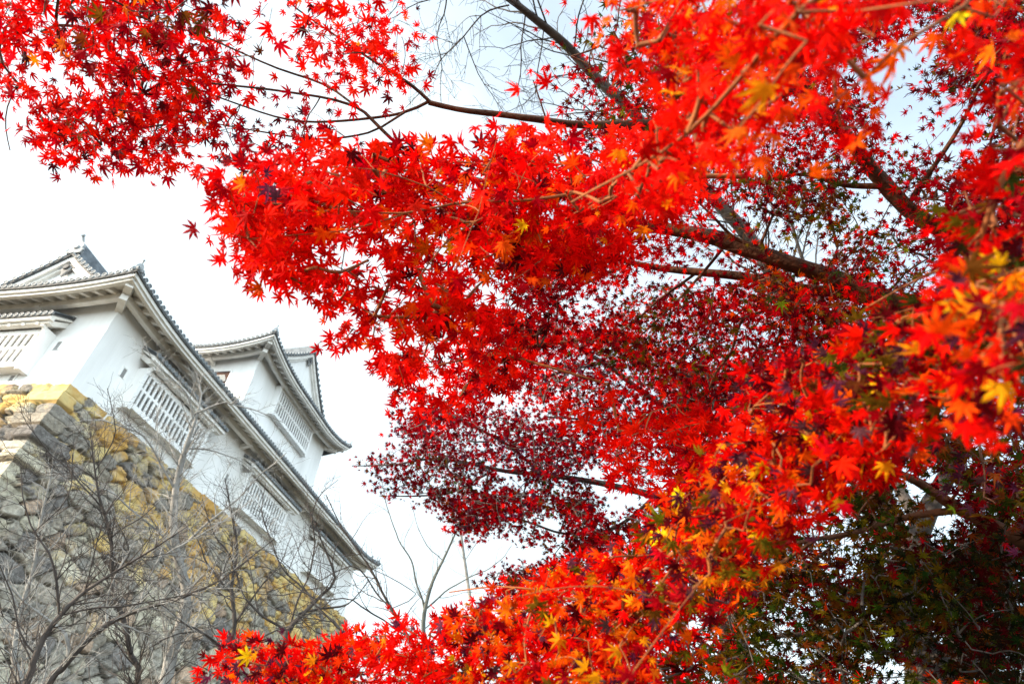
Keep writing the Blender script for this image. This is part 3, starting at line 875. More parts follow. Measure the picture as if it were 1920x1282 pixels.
def bough(tree, limbs, regions, bark, label=None, name='bough', seed=0, more=1.0, twig=.0011, sides=10, step=.05, amp=.012):
    """one bough: its limbs and twigs in one mesh, its leaves as the sub-part"""
    w = Wood(); nodes = []
    for k, (pts, rpx) in enumerate(limbs):
        P, r = px_path(pts, rpx, step, amp, seed + k) if not isinstance(pts, tuple) else pts
        big = r.max() > .012
        w.tube(P, r, sides if big else 6)
        nodes.append(P[::2])
    nodes = np.concatenate(nodes)
    LV = []
    fine = None
    for k, rg in enumerate(regions):
        C = sprays(rg['poly'], rg['depth'], rg['cov'] * more, rg['size'], rg['per'], rg['rad'], rg.get('jit', .1), rg.get('gap', 0), rg.get('gapf', 2.2), rg.get('holes', ()), seed * 17 + k)
        if not len(C): continue
        twigs_to(w, nodes, C, twig * rg.get('tw', 1), 4, maxr=rg.get('maxr', .008), seed=seed * 3 + k)
        LV.append((leaf_cloud(C, rg['per'], rg['rad'], rg['size'], rg['pal'], rg.get('face', .5), rg.get('droop', .5), seed * 19 + k, rg.get('out'), rg.get('clump', 1.2)), rg.get('fine', True)))
    o = w.build(name, bark, tree)
    for fine in (True, False):
        q = [a for a, f in LV if f == fine]
        if q:
            cat_ = [np.concatenate([a[i] for a in q]) for i in range(5)]
            leaves_mesh('leaves', *cat_, o, fine)
    if label: o['label'] = label
    return o

# ------------------------------------------------------------------ the tall maple whose limbs fill the upper middle
def tree_root(name, x, y, label, cat, group=None):
    return tag(empty(name, (x, y, 0)), label, cat, group)
def trunk_tube(root, base, pts, radii, mat, sides=14, name='trunk'):
    w = Wood(); P, r = smooth_path([np.array(p, float) for p in pts], radii, .12); P = gnarl(P, .03, 1.1, base)
    w.tube(P, r, sides); o = w.build(name, mat, root); return o
def fix_parent(root):
    """children were made in world coordinates: keep them there"""
    bpy.context.view_layer.update()
    inv = root.matrix_world.inverted()
    for c in root.children: c.matrix_parent_inverse = inv

RED = dict(red=5, scarlet=4, crimson=1.3, orange=.45, maroon=.4)
tp_ = at(2230, 800, 4.0)
t1 = tree_root('maple_tree', tp_[0], tp_[1], 'tall red maple whose long sunlit limbs spread across the sky beside the castle', 'tree')
fork = at(2080, 640, 3.9); fork2 = at(2060, 520, 4.1)
trunk_tube(t1, 1, [(tp_[0] + .1, tp_[1] + .1, -.2), (tp_[0], tp_[1], .8), fork * .5 + np.array([tp_[0], tp_[1], tp_[2]]) * .5, fork, fork2, fork2 + np.array([.1, .1, 1.2])], [.19, .15, .12, .10, .085, .03], BARKM)

d1 = [(0, 60, 3.0), (300, 150, 2.8), (600, 100, 2.7), (550, 250, 2.6)]
bough(t1, [
    ([(1500, 160, 3.7), (1330, 215, 3.3), (1150, 235, 2.95), (1000, 222, 2.8), (960, 218, 2.8), (880, 206, 2.75), (805, 190, 2.7)], [30, 24, 19, 17, 15, 13, 12]),
    ([(805, 190, 2.7), (770, 158, 2.7), (720, 125, 2.7), (640, 75, 2.75), (560, 20, 2.8), (500, -40, 2.8)], [10, 9, 7, 5, 4, 3]),
    ([(805, 190, 2.7), (750, 212, 2.7), (640, 226, 2.75), (540, 222, 2.8), (430, 190, 2.85), (300, 140, 2.9), (150, 110, 3.0)], [8, 7, 6, 5, 4, 3.5, 2.5]),
    ([(1000, 360, 2.5), (860, 330, 2.5), (760, 282, 2.5), (700, 225, 2.55), (672, 203, 2.6), (600, 180, 2.65), (470, 163, 2.75), (330, 148, 2.85), (190, 140, 2.95)], [13, 12, 10, 9, 8, 6, 5, 4, 3]),
    ([(672, 203, 2.6), (610, 160, 2.7), (520, 130, 2.75), (430, 90, 2.8), (350, 60, 2.85), (230, 40, 2.9)], [6, 6, 5, 4, 3, 3]),
    ([(760, 210, 2.7), (690, 250, 2.65), (600, 262, 2.7), (500, 250, 2.75), (400, 232, 2.8), (300, 222, 2.85)], [6, 5, 5, 4, 3, 2]),
    ([(30, 165, 3.0), (12, 200, 3.0), (6, 240, 3.0), (16, 282, 3.0)], [2.4, 2.2, 2, 1.6]),
], [
    dict(poly=[(-20, -30), (500, -30), (560, 60), (520, 140), (470, 190), (430, 290), (330, 300), (270, 285), (170, 305), (110, 285), (60, 225), (-20, 150)], depth=d1, cov=1.35, size=0.053, per=7, rad=.13, gap=.42, pal=dict(red=5, scarlet=2.4, crimson=2, maroon=.5, brown=.15, orange=.1), face=.45, droop=.5, fine=True),
    dict(poly=[(520, -20), (720, -20), (760, 60), (780, 130), (740, 165), (690, 130), (640, 190), (600, 160), (560, 60)], depth=d1, cov=1.0, size=0.051, per=7, rad=.11, gap=.40, pal=RED, fine=True),
    dict(poly=[(400, 180), (560, 190), (660, 230), (640, 280), (520, 300), (420, 290)], depth=d1, cov=.55, size=0.048, per=5, rad=.11, gap=.35, pal=dict(crimson=3, maroon=2, red=2, purple=.6), fine=True),
], BARKM, seed=1, more=1.0)

d2 = [(400, 380, 1.75), (600, 420, 1.75), (900, 350, 1.85), (1050, 300, 2.0), (700, 600, 1.8)]
bough(t1, [
    ([(1400, 330, 2.200), (1220, 330, 2.050), (1060, 365, 1.672), (960, 380, 1.628), (860, 385, 1.584), (760, 400, 1.584), (690, 395, 1.584), (560, 395, 1.540)], [14, 12, 9, 8, 7, 6, 5, 4]),
    ([(690, 395, 1.584), (640, 370, 1.566), (585, 345, 1.549)], [4, 3.5, 2.5]),
    ([(760, 400, 1.584), (660, 430, 1.566), (560, 440, 1.549), (470, 450, 1.549)], [5, 4, 3, 2.5]),
    ([(660, 395, 1.584), (650, 450, 1.566), (640, 510, 1.566), (620, 560, 1.584)], [4, 4, 3, 2]),
    ([(860, 385, 1.584), (800, 350, 1.584), (700, 320, 1.584), (600, 310, 1.584)], [4, 4, 3, 2]),
    ([(960, 380, 1.628), (860, 440, 1.602), (790, 520, 1.584), (740, 580, 1.584), (700, 610, 1.584)], [5, 4, 4, 3, 2]),
], [
    dict(poly=[(385, 345), (480, 325), (560, 300), (640, 285), (760, 290), (860, 260), (960, 240), (1080, 250), (1240, 260), (1330, 340), (1220, 400), (1140, 470), (1010, 500), (930, 560), (860, 600), (790, 610), (700, 600), (640, 590), (560, 540), (500, 510), (470, 470), (420, 420), (385, 385)],
         depth=d2, cov=2.35, size=0.058, per=7, rad=.075, jit=.10, gap=.42, gapf=1.9, pal=dict(scarlet=5, red=4.5, crimson=.9, orange=.9, maroon=.25, yellow=.08), face=.6, droop=.6, tw=1.1),
    dict(poly=[(360, 340), (450, 300), (640, 260), (900, 230), (1020, 210), (1100, 300), (1180, 420), (1060, 540), (960, 610), (860, 650), (730, 640), (600, 600), (480, 530), (400, 450), (350, 380)], depth=d2, cov=.28, size=.056, per=4, rad=.09, pal=RED, face=.6, droop=.8),
    dict(poly=[(580, 600), (640, 600), (720, 620), (690, 650), (640, 650), (600, 625)], depth=d2, cov=.9, size=0.053, per=4, rad=.06, pal=RED, face=.7, droop=.9),
    dict(poly=[(430, 310), (520, 310), (540, 350), (470, 370), (420, 350)], depth=[(480, 330, 1.848)], cov=.9, size=0.040, per=6, rad=.07, pal=dict(maroon=3, purple=2, crimson=2), face=.3),
], BARKR, label='bough with twigs painted sunlit russet and bright red leaves', seed=2, more=1.65)

d3 = [(1120, 400, 2.904), (1400, 450, 3.500), (1700, 500, 3.800), (1300, 600, 3.600), (1000, 600, 2.640)]
MIX = dict(red=3, crimson=3.6, scarlet=1.0, maroon=2.4, olive=1.3, green=.7, brown=.7, orange=.2)
bough(t1, [
    ([tuple_ for tuple_ in [(2080, 640, 3.900), (1900, 622, 3.750), (1750, 592, 3.600), (1650, 555, 3.500), (1530, 510, 3.400), (1400, 466, 3.300), (1320, 442, 3.250), (1180, 415, 3.200), (1120, 396, 2.816), (1040, 385, 2.728), (960, 350, 2.728)]], [52, 48, 44, 41, 38, 36, 34, 26, 18, 12, 7]),
    ([(1420, 470, 3.3), (1370, 440, 3.25), (1330, 400, 3.2), (1300, 370, 3.2)], [10, 8, 6, 4]),
    ([(1360, 460, 3.3), (1290, 540, 3.35), (1240, 590, 3.4), (1190, 640, 3.4)], [8, 7, 5, 4]),
    ([(1120, 396, 3.2), (1060, 320, 3.2), (1030, 240, 3.2), (1000, 150, 3.2)], [9, 7, 5, 3]),
], [
    dict(poly=[(990, 470), (1060, 400), (1180, 330), (1400, 300), (1560, 330), (1620, 420), (1560, 480), (1400, 470), (1300, 470), (1180, 520), (1090, 540), (1010, 560)], depth=d3, cov=.95, size=0.0488, per=7, rad=.12, jit=.12, gap=.42, holes=[(1510, 460, 55)], pal=MIX, fine=False, face=.5),
    dict(poly=[(1400, 470), (1560, 480), (1640, 420), (1760, 430), (1900, 500), (1900, 600), (1700, 640), (1500, 620), (1400, 560)], depth=d3, cov=1.35, size=0.0488, per=7, rad=.12, jit=.12, gap=.36, holes=[(1510, 455, 60)], pal=dict(olive=2.2, green=1.2, crimson=2.5, red=2.5, maroon=2, brown=1.2, orange=.3), fine=False, face=.5),
], BARKM, label='thickest limb, sun mottling painted into its bark', seed=3, more=1.9)
bough(t1, [
    ([(2080, 660, 3.95), (1850, 620, 3.8), (1700, 575, 3.65), (1600, 555, 3.55), (1500, 540, 3.5), (1400, 520, 3.45), (1300, 508, 3.4), (1230, 500, 3.4), (1165, 488, 3.35), (1110, 462, 3.3), (1070, 443, 3.3), (1000, 440, 3.2)], [36, 33, 30, 27, 25, 22, 19, 16, 13, 11, 9, 5]),
    ([(1190, 492, 3.37), (1130, 515, 3.35), (1080, 540, 3.3), (1040, 570, 3.3), (1000, 640, 3.2)], [10, 9, 7, 5, 3]),
    ([(1310, 508, 3.4), (1240, 560, 3.45), (1180, 610, 3.5), (1120, 640, 3.5)], [8, 7, 5, 3]),
    ([(1520, 545, 3.5), (1440, 580, 3.5), (1390, 600, 3.5), (1370, 660, 3.55), (1340, 700, 3.6), (1320, 760, 3.7)], [10, 9, 8, 7, 6, 4]),
], [
    dict(poly=[(980, 500), (1060, 440), (1130, 490), (1200, 560), (1180, 640), (1060, 660), (960, 650), (950, 580)], depth=d3, holes=[(1090, 560, 34)], cov=.95, size=0.0460, per=6, rad=.11, gap=.35, pal=dict(crimson=3, maroon=2.2, red=2), fine=False),
    dict(poly=[(1160, 560), (1300, 520), (1500, 560), (1650, 600), (1700, 720), (1500, 760), (1300, 720), (1150, 680), (1080, 640), (1110, 600)], depth=[(1300, 620, 3.7), (1600, 650, 3.8)], cov=1.5, size=0.0469, per=7, rad=.12, gap=.36, holes=[(1110, 560, 48)], pal=dict(red=2.8, crimson=4, maroon=2.2, scarlet=.6, olive=1.0, green=.5), fine=False),
], BARKM, seed=4, more=1.8)
bough(t1, [
    ([(2060, 520, 4.1), (1900, 470, 4.0), (1770, 432, 3.9), (1700, 388, 3.85), (1640, 330, 3.8), (1600, 270, 3.75), (1550, 215, 3.7), (1500, 150, 3.7), (1475, 110, 3.7), (1460, 50, 3.7), (1455, -30, 3.7)], [40, 37, 34, 32, 30, 27, 24, 21, 17, 13, 9]),
    ([(1660, 350, 3.8), (1580, 345, 3.75), (1510, 330, 3.7), (1430, 335, 3.7)], [14, 11, 8, 5]),
    ([(1580, 235, 3.7), (1540, 225, 3.7), (1480, 210, 3.7), (1420, 190, 3.7)], [9, 7, 5, 3]),
    ([(1500, 150, 3.7), (1430, 138, 3.6), (1330, 150, 3.5), (1200, 130, 3.5), (1100, 110, 3.4)], [11, 9, 7, 5, 3]),
    ([(1700, 388, 3.85), (1760, 300, 3.8), (1820, 200, 3.8), (1860, 90, 3.8)], [11, 9, 7, 4]),
], [
    dict(poly=[(1000, 60), (1090, 20), (1200, 40), (1400, 20), (1520, 60), (1600, 180), (1680, 320), (1560, 340), (1400, 310), (1200, 300), (1070, 250), (1010, 170)], depth=[(1100, 150, 3.3), (1500, 250, 3.7)], cov=1.15, size=0.0488, per=7, rad=.12, gap=.40, pal=dict(red=3.4, scarlet=1.8, crimson=3, maroon=2.2, olive=.6, green=.4), fine=False, face=.55),
    dict(poly=[(1500, -20), (1940, -20), (1940, 460), (1800, 470), (1700, 380), (1600, 240), (1520, 110)], depth=[(1700, 250, 3.8)], cov=1.1, size=0.0488, per=7, rad=.13, gap=.42, holes=[(1640, 135, 62), (1735, 75, 62), (1830, 200, 40), (1800, 290, 34), (1880, 60, 30)], pal=dict(crimson=3, red=1.8, maroon=3.2, olive=1.3, green=1.2, purple=.6), fine=False),
], BARKM, label='dark limb rising towards the top of the picture', seed=5, more=1.55)
bough(t1, [
    ([(2060, 520, 4.1), (2100, 380, 4.1), (2160, 200, 4.1), (2240, 40, 4.2), (2300, -120, 4.3)], [38, 32, 24, 16, 8]),
    ([(2100, 380, 4.1), (2250, 300, 3.9), (2420, 240, 3.7), (2600, 220, 3.6)], [20, 16, 11, 6]),
    ([(2080, 640, 3.9), (2230, 560, 3.7), (2420, 520, 3.6), (2620, 540, 3.5)], [22, 18, 12, 6]),
], [dict(poly=[(1960, -150), (2650, -100), (2750, 650), (2400, 700), (1960, 620)], depth=[(2300, 250, 3.9)], cov=1.2, size=0.0515, per=7, rad=.13, gap=.36, pal=MIX, fine=False)], BARKM, seed=14)
fix_parent(t1)

# ------------------------------------------------------------------ the near maple: leaves close to the camera along the top and right edges and the low diagonal bough
tq = at(2700, 900, 1.9)
t2 = tree_root('maple_tree', tq[0], tq[1], 'nearest maple, orange and scarlet leaves sweeping down the right edge and along the bottom', 'tree')
b0 = at(2500, 500, 1.75)
trunk_tube(t2, 2, [(tq[0], tq[1], -.2), (tq[0], tq[1], .7), tq, at(2600, 700, 1.8), b0, b0 + np.array([.1, 0, .8])], [.12, .10, .085, .075, .06, .025], BARKM)
HOT = dict(scarlet=5.4, red=4.4, orange=2.0, yellow=.3, crimson=.7)
bough(t2, [
    ([(2500, 500, 1.75), (2150, 60, 1.3), (1900, -80, 1.0), (1650, -60, .85), (1500, 20, .8), (1400, 140, .8), (1300, 250, .85), (1200, 320, .95), (1080, 380, 1.1)], [30, 26, 20, 16, 13, 11, 9, 7, 5]),
    ([(1650, -60, .85), (1500, -60, .85), (1330, -30, .9), (1180, 20, 1.0)], [10, 9, 7, 4]),
    ([(1900, -80, 1.0), (1800, 20, .9), (1700, 80, .85), (1620, 150, .85)], [10, 9, 7, 5]),
], [
    dict(poly=[(1120, -30), (1560, -30), (1560, 40), (1480, 160), (1420, 260), (1350, 330), (1240, 360), (1130, 400), (1040, 420), (1060, 330), (1180, 280), (1260, 180), (1180, 80)], depth=[(1450, 60, 0.896), (1300, 260, 1.008), (1100, 380, 1.344), (1180, 20, 1.176)], cov=2.0, size=0.0356, per=4, rad=.055, jit=.12, gap=.28, pal=HOT, face=.95, droop=1.2, out=(-.25, 0, -.9), maxr=.004),
    dict(poly=[(1480, -30), (1900, -30), (1880, 60), (1800, 110), (1720, 60), (1640, 130), (1640, 230), (1590, 260), (1540, 200), (1500, 100)], depth=[(1600, 100, 0.896), (1800, 50, 1.008)], cov=.95, size=0.0356, per=4, rad=.06, jit=.12, gap=.34, holes=[(1740, 85, 60), (1640, 145, 60)], pal=dict(scarlet=5, red=5, orange=2.0, yellow=.4), face=.95, droop=1.2, out=(-.2, 0, -.9), maxr=.004),
], BARKR, label='close bough hung with orange leaves', seed=6, more=1.05)
bough(t2, [
    ([(2500, 500, 1.75), (2250, 250, 1.3), (2080, 200, 1.1), (1960, 220, 1.0), (1880, 330, .95), (1840, 430, .95), (1800, 520, 1.0)], [26, 22, 17, 14, 11, 9, 6]),
], [
    dict(poly=[(1800, 120), (1940, 60), (1940, 620), (1860, 560), (1800, 480), (1760, 400), (1820, 330), (1840, 250)], depth=[(1880, 300, 1.064), (1830, 450, 1.176)], cov=1.0, size=0.0356, per=4, rad=.06, jit=.12, gap=.34, pal=dict(red=4, scarlet=2.2, crimson=2.6, maroon=2.8, olive=1.2, green=.7, orange=.4), face=.7, droop=1.0, out=(-.7, 0, -.6), maxr=.004),
], BARKR, seed=7, more=1.3)
d8 = [(430, 1220, 2.2), (700, 1210, 2.05), (1000, 1150, 1.8), (1250, 1030, 1.6), (1500, 860, 1.38), (1700, 720, 1.25), (1860, 640, 1.15)]
bough(t2, [
    ([(2600, 700, 1.80), (2250, 560, 1.61), (2050, 540, 1.31), (1900, 600, 1.19), (1760, 690, 1.21), (1600, 790, 1.31), (1450, 900, 1.37), (1300, 1010, 1.49), (1130, 1110, 1.67), (950, 1180, 1.84), (800, 1222, 2.00), (680, 1232, 2.08), (540, 1215, 2.20), (460, 1205, 2.26)], [34, 28, 22, 18, 15, 13, 12, 11, 9, 8, 6, 5, 4, 3]),
    ([(1830, 490, 1.19), (1760, 505, 1.19), (1690, 535, 1.21), (1620, 575, 1.25)], [8, 7, 6, 4]),
    ([(1900, 600, 1.19), (1870, 530, 1.19), (1830, 490, 1.19)], [10, 9, 8]),
    ([(1130, 1110, 1.67), (1040, 1110, 1.73), (940, 1100, 1.78), (840, 1110, 1.90)], [7, 6, 4, 3]),
    ([(950, 1180, 1.84), (820, 1262, 1.98), (700, 1275, 2.08), (560, 1268, 2.20), (480, 1262, 2.26)], [5, 4, 4, 3, 2]),
    ([(1600, 790, 1.31), (1540, 860, 1.29), (1480, 930, 1.29), (1430, 1000, 1.31)], [7, 6, 5, 4]),
    ([(1300, 1010, 1.49), (1240, 1090, 1.49), (1160, 1170, 1.55), (1080, 1240, 1.61)], [7, 6, 5, 4]),
], [  # maroon and purple leaves stand in for shadow among the bright ones
    dict(poly=[(425, 1195), (520, 1190), (600, 1205), (680, 1185), (760, 1165), (830, 1150), (900, 1135), (900, 1300), (420, 1300)], depth=d8, cov=2.6, size=0.0444, per=6, rad=.08, jit=.08, gap=.18, gapf=1.6, pal=dict(scarlet=5, red=4.5, orange=.8, purple=.9, maroon=.6, yellow=.15), face=.4, droop=.6, out=(-.8, 0, -.1)),
    dict(poly=[(880, 1130), (960, 1090), (1040, 1060), (1140, 1030), (1230, 960), (1330, 880), (1440, 900), (1420, 1010), (1340, 1090), (1240, 1200), (1180, 1300), (880, 1300)], depth=d8, cov=2.6, size=0.0388, per=6, rad=.075, jit=.14, gap=.24, gapf=1.6, pal=dict(scarlet=4.0, red=3.6, orange=2.4, yellow=1.0, purple=.9, maroon=.9, crimson=.8, olive=.4), face=.5, droop=.8, out=(-.6, 0, -.6)),
    dict(poly=[(1300, 860), (1400, 790), (1480, 770), (1620, 740), (1700, 800), (1660, 860), (1560, 880), (1500, 960), (1440, 1040), (1390, 1090), (1330, 1080), (1310, 980)], depth=d8, cov=1.9, size=0.0373, per=5, rad=.06, jit=.12, gap=.28, pal=dict(red=4.4, scarlet=4.2, orange=1.8, yellow=.7, crimson=1.2, maroon=.8, purple=.7), face=.5, droop=.9, out=(-.5, 0, -.7)),
    dict(poly=[(1380, 720), (1500, 660), (1620, 600), (1760, 560), (1880, 480), (1940, 460), (1940, 740), (1860, 720), (1760, 760), (1640, 770), (1500, 780), (1400, 790)], depth=d8, cov=1.2, size=0.0365, per=5, rad=.06, jit=.14, gap=.34, pal=dict(red=1.8, scarlet=1.6, maroon=3, purple=2, crimson=2.4, olive=2.6, green=1.2, orange=.9, yellow=.35), face=.35, droop=.7, out=(-.7, 0, -.5)),
    dict(poly=[(1800, 560), (1940, 480), (1940, 760), (1880, 740), (1810, 700), (1790, 640)], depth=[(1880, 640, .85)], cov=1.1, size=0.0365, per=4, rad=.06, jit=.1, gap=.26, pal=HOT, face=.8, droop=1.1, out=(-.4, 0, -.8)),
], BARKR, label='low diagonal bough, its leaves scarlet to yellow', seed=8, more=1.9)
bough(t2, [
    ([(2500, 500, 1.75), (2520, 300, 1.8), (2480, 100, 1.9), (2380, -60, 2.0)], [40, 32, 22, 10]),
    ([(2520, 300, 1.8), (2650, 200, 1.9), (2850, 150, 2.0)], [22, 16, 8]),
    ([(2600, 700, 1.8), (2750, 600, 1.9), (2950, 560, 2.0)], [24, 18, 9]),
], [dict(poly=[(2150, -150), (2800, -100), (3050, 650), (2700, 760), (2350, 620), (2150, 250)], depth=[(2550, 300, 1.9)], cov=1.0, size=0.0468, per=6, rad=.09, gap=.36, pal=RED, face=.6, fine=False)], BARKM, seed=15)
fix_parent(t2)

# ------------------------------------------------------------------ the crimson maple further off
tc_ = at(1350, 1290, 5.6)
t3 = tree_root('maple_tree', tc_[0], tc_[1], 'dark crimson maple further off with the smallest leaves, right of the white tower', 'tree')
trunk_tube(t3, 3, [(tc_[0], tc_[1], -.2), (tc_[0], tc_[1], 1.0), at(1370, 1150, 5.4), at(1330, 960, 5.2), at(1290, 800, 5.1), at(1300, 690, 5.0)], [.13, .11, .10, .085, .065, .04], BARKD)
dk = [(900, 850, 5.0), (1200, 850, 5.0), (1000, 700, 4.6), (1250, 650, 4.6)]
CRIM = dict(crimson=4.5, maroon=2.6, red=1.6, purple=1.0, brown=.5)
bough(t3, [
    ([(1330, 960, 5.2), (1230, 930, 5.1), (1130, 905, 5.0), (1020, 890, 5.0), (930, 880, 5.0), (830, 860, 4.95), (740, 870, 4.9), (660, 872, 4.9)], [22, 18, 15, 12, 10, 7, 4, 2.5]),
    ([(1020, 890, 5.0), (960, 840, 4.9), (890, 800, 4.8), (830, 770, 4.8), (780, 750, 4.8)], [9, 8, 7, 4, 3]),
    ([(1230, 930, 5.1), (1150, 990, 5.1), (1060, 1000, 5.1), (960, 970, 5.0), (880, 980, 5.0)], [10, 8, 6, 5, 3]),
    ([(1150, 990, 5.1), (1080, 1040, 5.2), (1000, 1070, 5.2), (940, 1090, 5.2)], [7, 5, 4, 3]),
    ([(930, 880, 5.0), (850, 920, 5.0), (780, 930, 4.9), (710, 930, 4.9)], [6, 5, 4, 2]),
], [
    dict(poly=[(760, 770), (860, 740), (960, 760), (1060, 790), (1120, 840), (1080, 900), (960, 880), (860, 870), (790, 850), (740, 810)], depth=dk, cov=1.55, size=0.056, per=8, rad=.14, jit=.08, gap=.34, pal=dict(crimson=5, maroon=2.4, purple=2.2, red=1.8), fine=False, face=.5),
    dict(poly=[(690, 860), (760, 830), (880, 860), (1050, 890), (1120, 910), (1080, 960), (960, 950), (850, 960), (790, 930), (720, 940), (700, 900)], depth=dk, cov=1.0, size=0.055, per=7, rad=.13, jit=.08, gap=.45, pal=dict(maroon=4, crimson=3, purple=1, brown=1.2, green=.4), fine=False),
    dict(poly=[(830, 940), (960, 920), (1120, 940), (1290, 900), (1340, 980), (1260, 1010), (1130, 1020), (1010, 1010), (940, 1000), (850, 985)], depth=dk, cov=1.0, size=0.055, per=7, rad=.13, jit=.08, gap=.42, holes=[(1040, 975, 36), (1160, 955, 30)], pal=CRIM, fine=False),
    dict(poly=[(910, 1080), (980, 1050), (1050, 1060), (1070, 1100), (1000, 1130), (920, 1120)], depth=[(1000, 1090, 5.2)], cov=1.3, size=0.055, per=7, rad=.12, gap=.25, pal=dict(crimson=4, maroon=3, purple=1), fine=False),
    dict(poly=[(1010, 1000), (1130, 985), (1260, 930), (1400, 880), (1420, 980), (1300, 1040), (1150, 1050), (1050, 1060)], depth=dk, cov=.85, size=.06, per=7, rad=.14, jit=.08, gap=.34, holes=[(1040, 1010, 26)], pal=dict(maroon=3, crimson=3, red=1, brown=1), fine=False),
    dict(poly=[(655, 865), (720, 845), (740, 890), (690, 890)], depth=[(700, 870, 4.9)], cov=.30, size=0.048, per=4, rad=.10, pal=CRIM, fine=False),
], BARKD, seed=9, more=2.4, twig=.0019)
bough(t3, [
    ([(1290, 800, 5.1), (1200, 730, 4.8), (1130, 680, 4.6), (1060, 640, 4.5), (1000, 640, 4.3), (930, 660, 4.0)], [18, 15, 12, 9, 7, 4]),
    ([(1130, 680, 4.6), (1040, 700, 4.4), (960, 720, 4.2), (880, 720, 4.0)], [8, 7, 5, 3]),
    ([(1290, 800, 5.1), (1200, 800, 4.9), (1120, 790, 4.8), (1020, 780, 4.6)], [12, 9, 7, 4]),
], [
    dict(poly=[(960, 620), (1060, 590), (1180, 620), (1320, 640), (1400, 720), (1350, 830), (1280, 900), (1150, 890), (1060, 800), (990, 740), (940, 680)], depth=dk, cov=1.35, size=0.058, per=8, rad=.14, jit=.1, gap=.36, holes=[(925, 740, 30), (1110, 580, 40)], pal=dict(crimson=4.4, red=3, scarlet=.5, maroon=2.4, purple=.9), fine=False, face=.55),
    dict(poly=[(1250, 700), (1420, 660), (1560, 700), (1520, 800), (1400, 860), (1300, 900), (1240, 860)], depth=[(1400, 770, 4.6)], cov=1.4, size=0.058, per=8, rad=.14, gap=.28, pal=dict(crimson=3, maroon=2.4, red=3, olive=.8, green=.5, brown=.6), fine=False),
], BARKD, seed=10, more=1.9, twig=.0019)
bough(t3, [
    ([(1300, 690, 5.0), (1180, 640, 4.0), (1060, 640, 3.2), (960, 655, 2.7), (880, 670, 2.5), (800, 690, 2.4)], [12, 10, 9, 8, 6, 4]),
    ([(960, 655, 2.7), (900, 620, 2.6), (850, 640, 2.5), (780, 640, 2.5)], [6, 5, 4, 3]),
    ([(960, 540, 2.5), (945, 600, 2.5), (920, 660, 2.5), (880, 720, 2.5)], [3, 3.5, 3, 2]),
], [
    dict(poly=[(735, 650), (790, 620), (860, 610), (950, 560), (1000, 600), (990, 680), (930, 740), (880, 770), (820, 770), (760, 760), (730, 710)], depth=[(850, 680, 2.5), (980, 620, 2.8)], cov=1.9, size=0.060, per=7, rad=.09, jit=.1, gap=.30, holes=[(905, 745, 30)], pal=dict(red=5, scarlet=3.4, crimson=2, maroon=.6), fine=True, face=.6, droop=.7),
    dict(poly=[(1040, 740), (1140, 720), (1280, 760), (1380, 800), (1330, 900), (1230, 930), (1130, 870), (1060, 820)], depth=[(1200, 820, 2.4)], cov=.75, size=0.060, per=6, rad=.10, gap=.40, pal=dict(scarlet=4, red=5, crimson=1.4), fine=True, face=.6, droop=.7),
], BARKR, label='nearer bough of brighter red leaves', seed=11, more=1.8)
fix_parent(t3)

# ------------------------------------------------------------------ the shaded olive and brown maple at lower right
td = at(1830, 1500, 4.2)
t4 = tree_root('maple_tree', td[0], td[1], 'shaded maple at lower right with dark olive green and dull red leaves', 'tree')
trunk_tube(t4, 4, [(td[0], td[1], -.2), at(1800, 1400, 4.2), at(1740, 1250, 4.3), at(1690, 1150, 4.4), at(1720, 1000, 4.5), at(1780, 880, 4.6), at(1850, 760, 4.7)], [.15, .13, .11, .09, .06, .045, .02], BARKD)
SHADE = dict(dark=1.2, green=4.2, olive=4.4, umber=1.6, maroon=1.8, brown=2.6, crimson=1.2, orange=.35, yellow=.12)  # pigments darkened: shade of the lower right put into the leaf colours
HG = [(1745, 1212, 46), (1675, 1272, 34), (1430, 1200, 34), (1320, 1160, 34), (1612, 1030, 30), (1760, 975, 38), (1720, 930, 24), (1800, 985, 26), (1860, 1140, 22), (1500, 1235, 24), (1620, 1240, 22)]
dd4 = [(1300, 1150, 3.0), (1600, 1000, 3.4), (1850, 1100, 3.8), (1700, 1200, 3.6)]
bough(t4, [
    ([(2100, 1060, 3.6), (1960, 1030, 3.4), (1880, 1000, 3.3), (1800, 955, 3.2), (1740, 915, 3.1), (1680, 888, 3.0), (1620, 888, 3.0), (1580, 892, 3.0)], [34, 31, 28, 25, 20, 15, 10, 6]),
    ([(1800, 955, 3.2), (1730, 965, 3.15), (1660, 980, 3.1), (1590, 1000, 3.1), (1530, 1010, 3.1), (1450, 1030, 3.1), (1380, 1060, 3.1)], [16, 14, 12, 11, 9, 7, 4]),
    ([(1530, 1010, 3.1), (1440, 1070, 3.1), (1360, 1110, 3.1), (1300, 1130, 3.1)], [9, 8, 6, 4]),
    ([(1590, 890, 3.0), (1570, 920, 2.95), (1540, 950, 2.95), (1520, 980, 2.95)], [5, 4, 3, 2]),
], [
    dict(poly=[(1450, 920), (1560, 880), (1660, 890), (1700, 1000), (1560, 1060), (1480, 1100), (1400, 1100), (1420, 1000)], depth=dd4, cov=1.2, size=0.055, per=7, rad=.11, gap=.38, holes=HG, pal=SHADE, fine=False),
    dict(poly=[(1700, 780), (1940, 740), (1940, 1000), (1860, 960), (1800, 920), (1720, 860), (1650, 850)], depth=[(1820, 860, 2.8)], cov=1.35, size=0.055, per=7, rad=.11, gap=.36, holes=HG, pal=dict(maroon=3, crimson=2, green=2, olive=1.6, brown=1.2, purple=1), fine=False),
], BARKM, seed=12, more=2.5, twig=.0019)
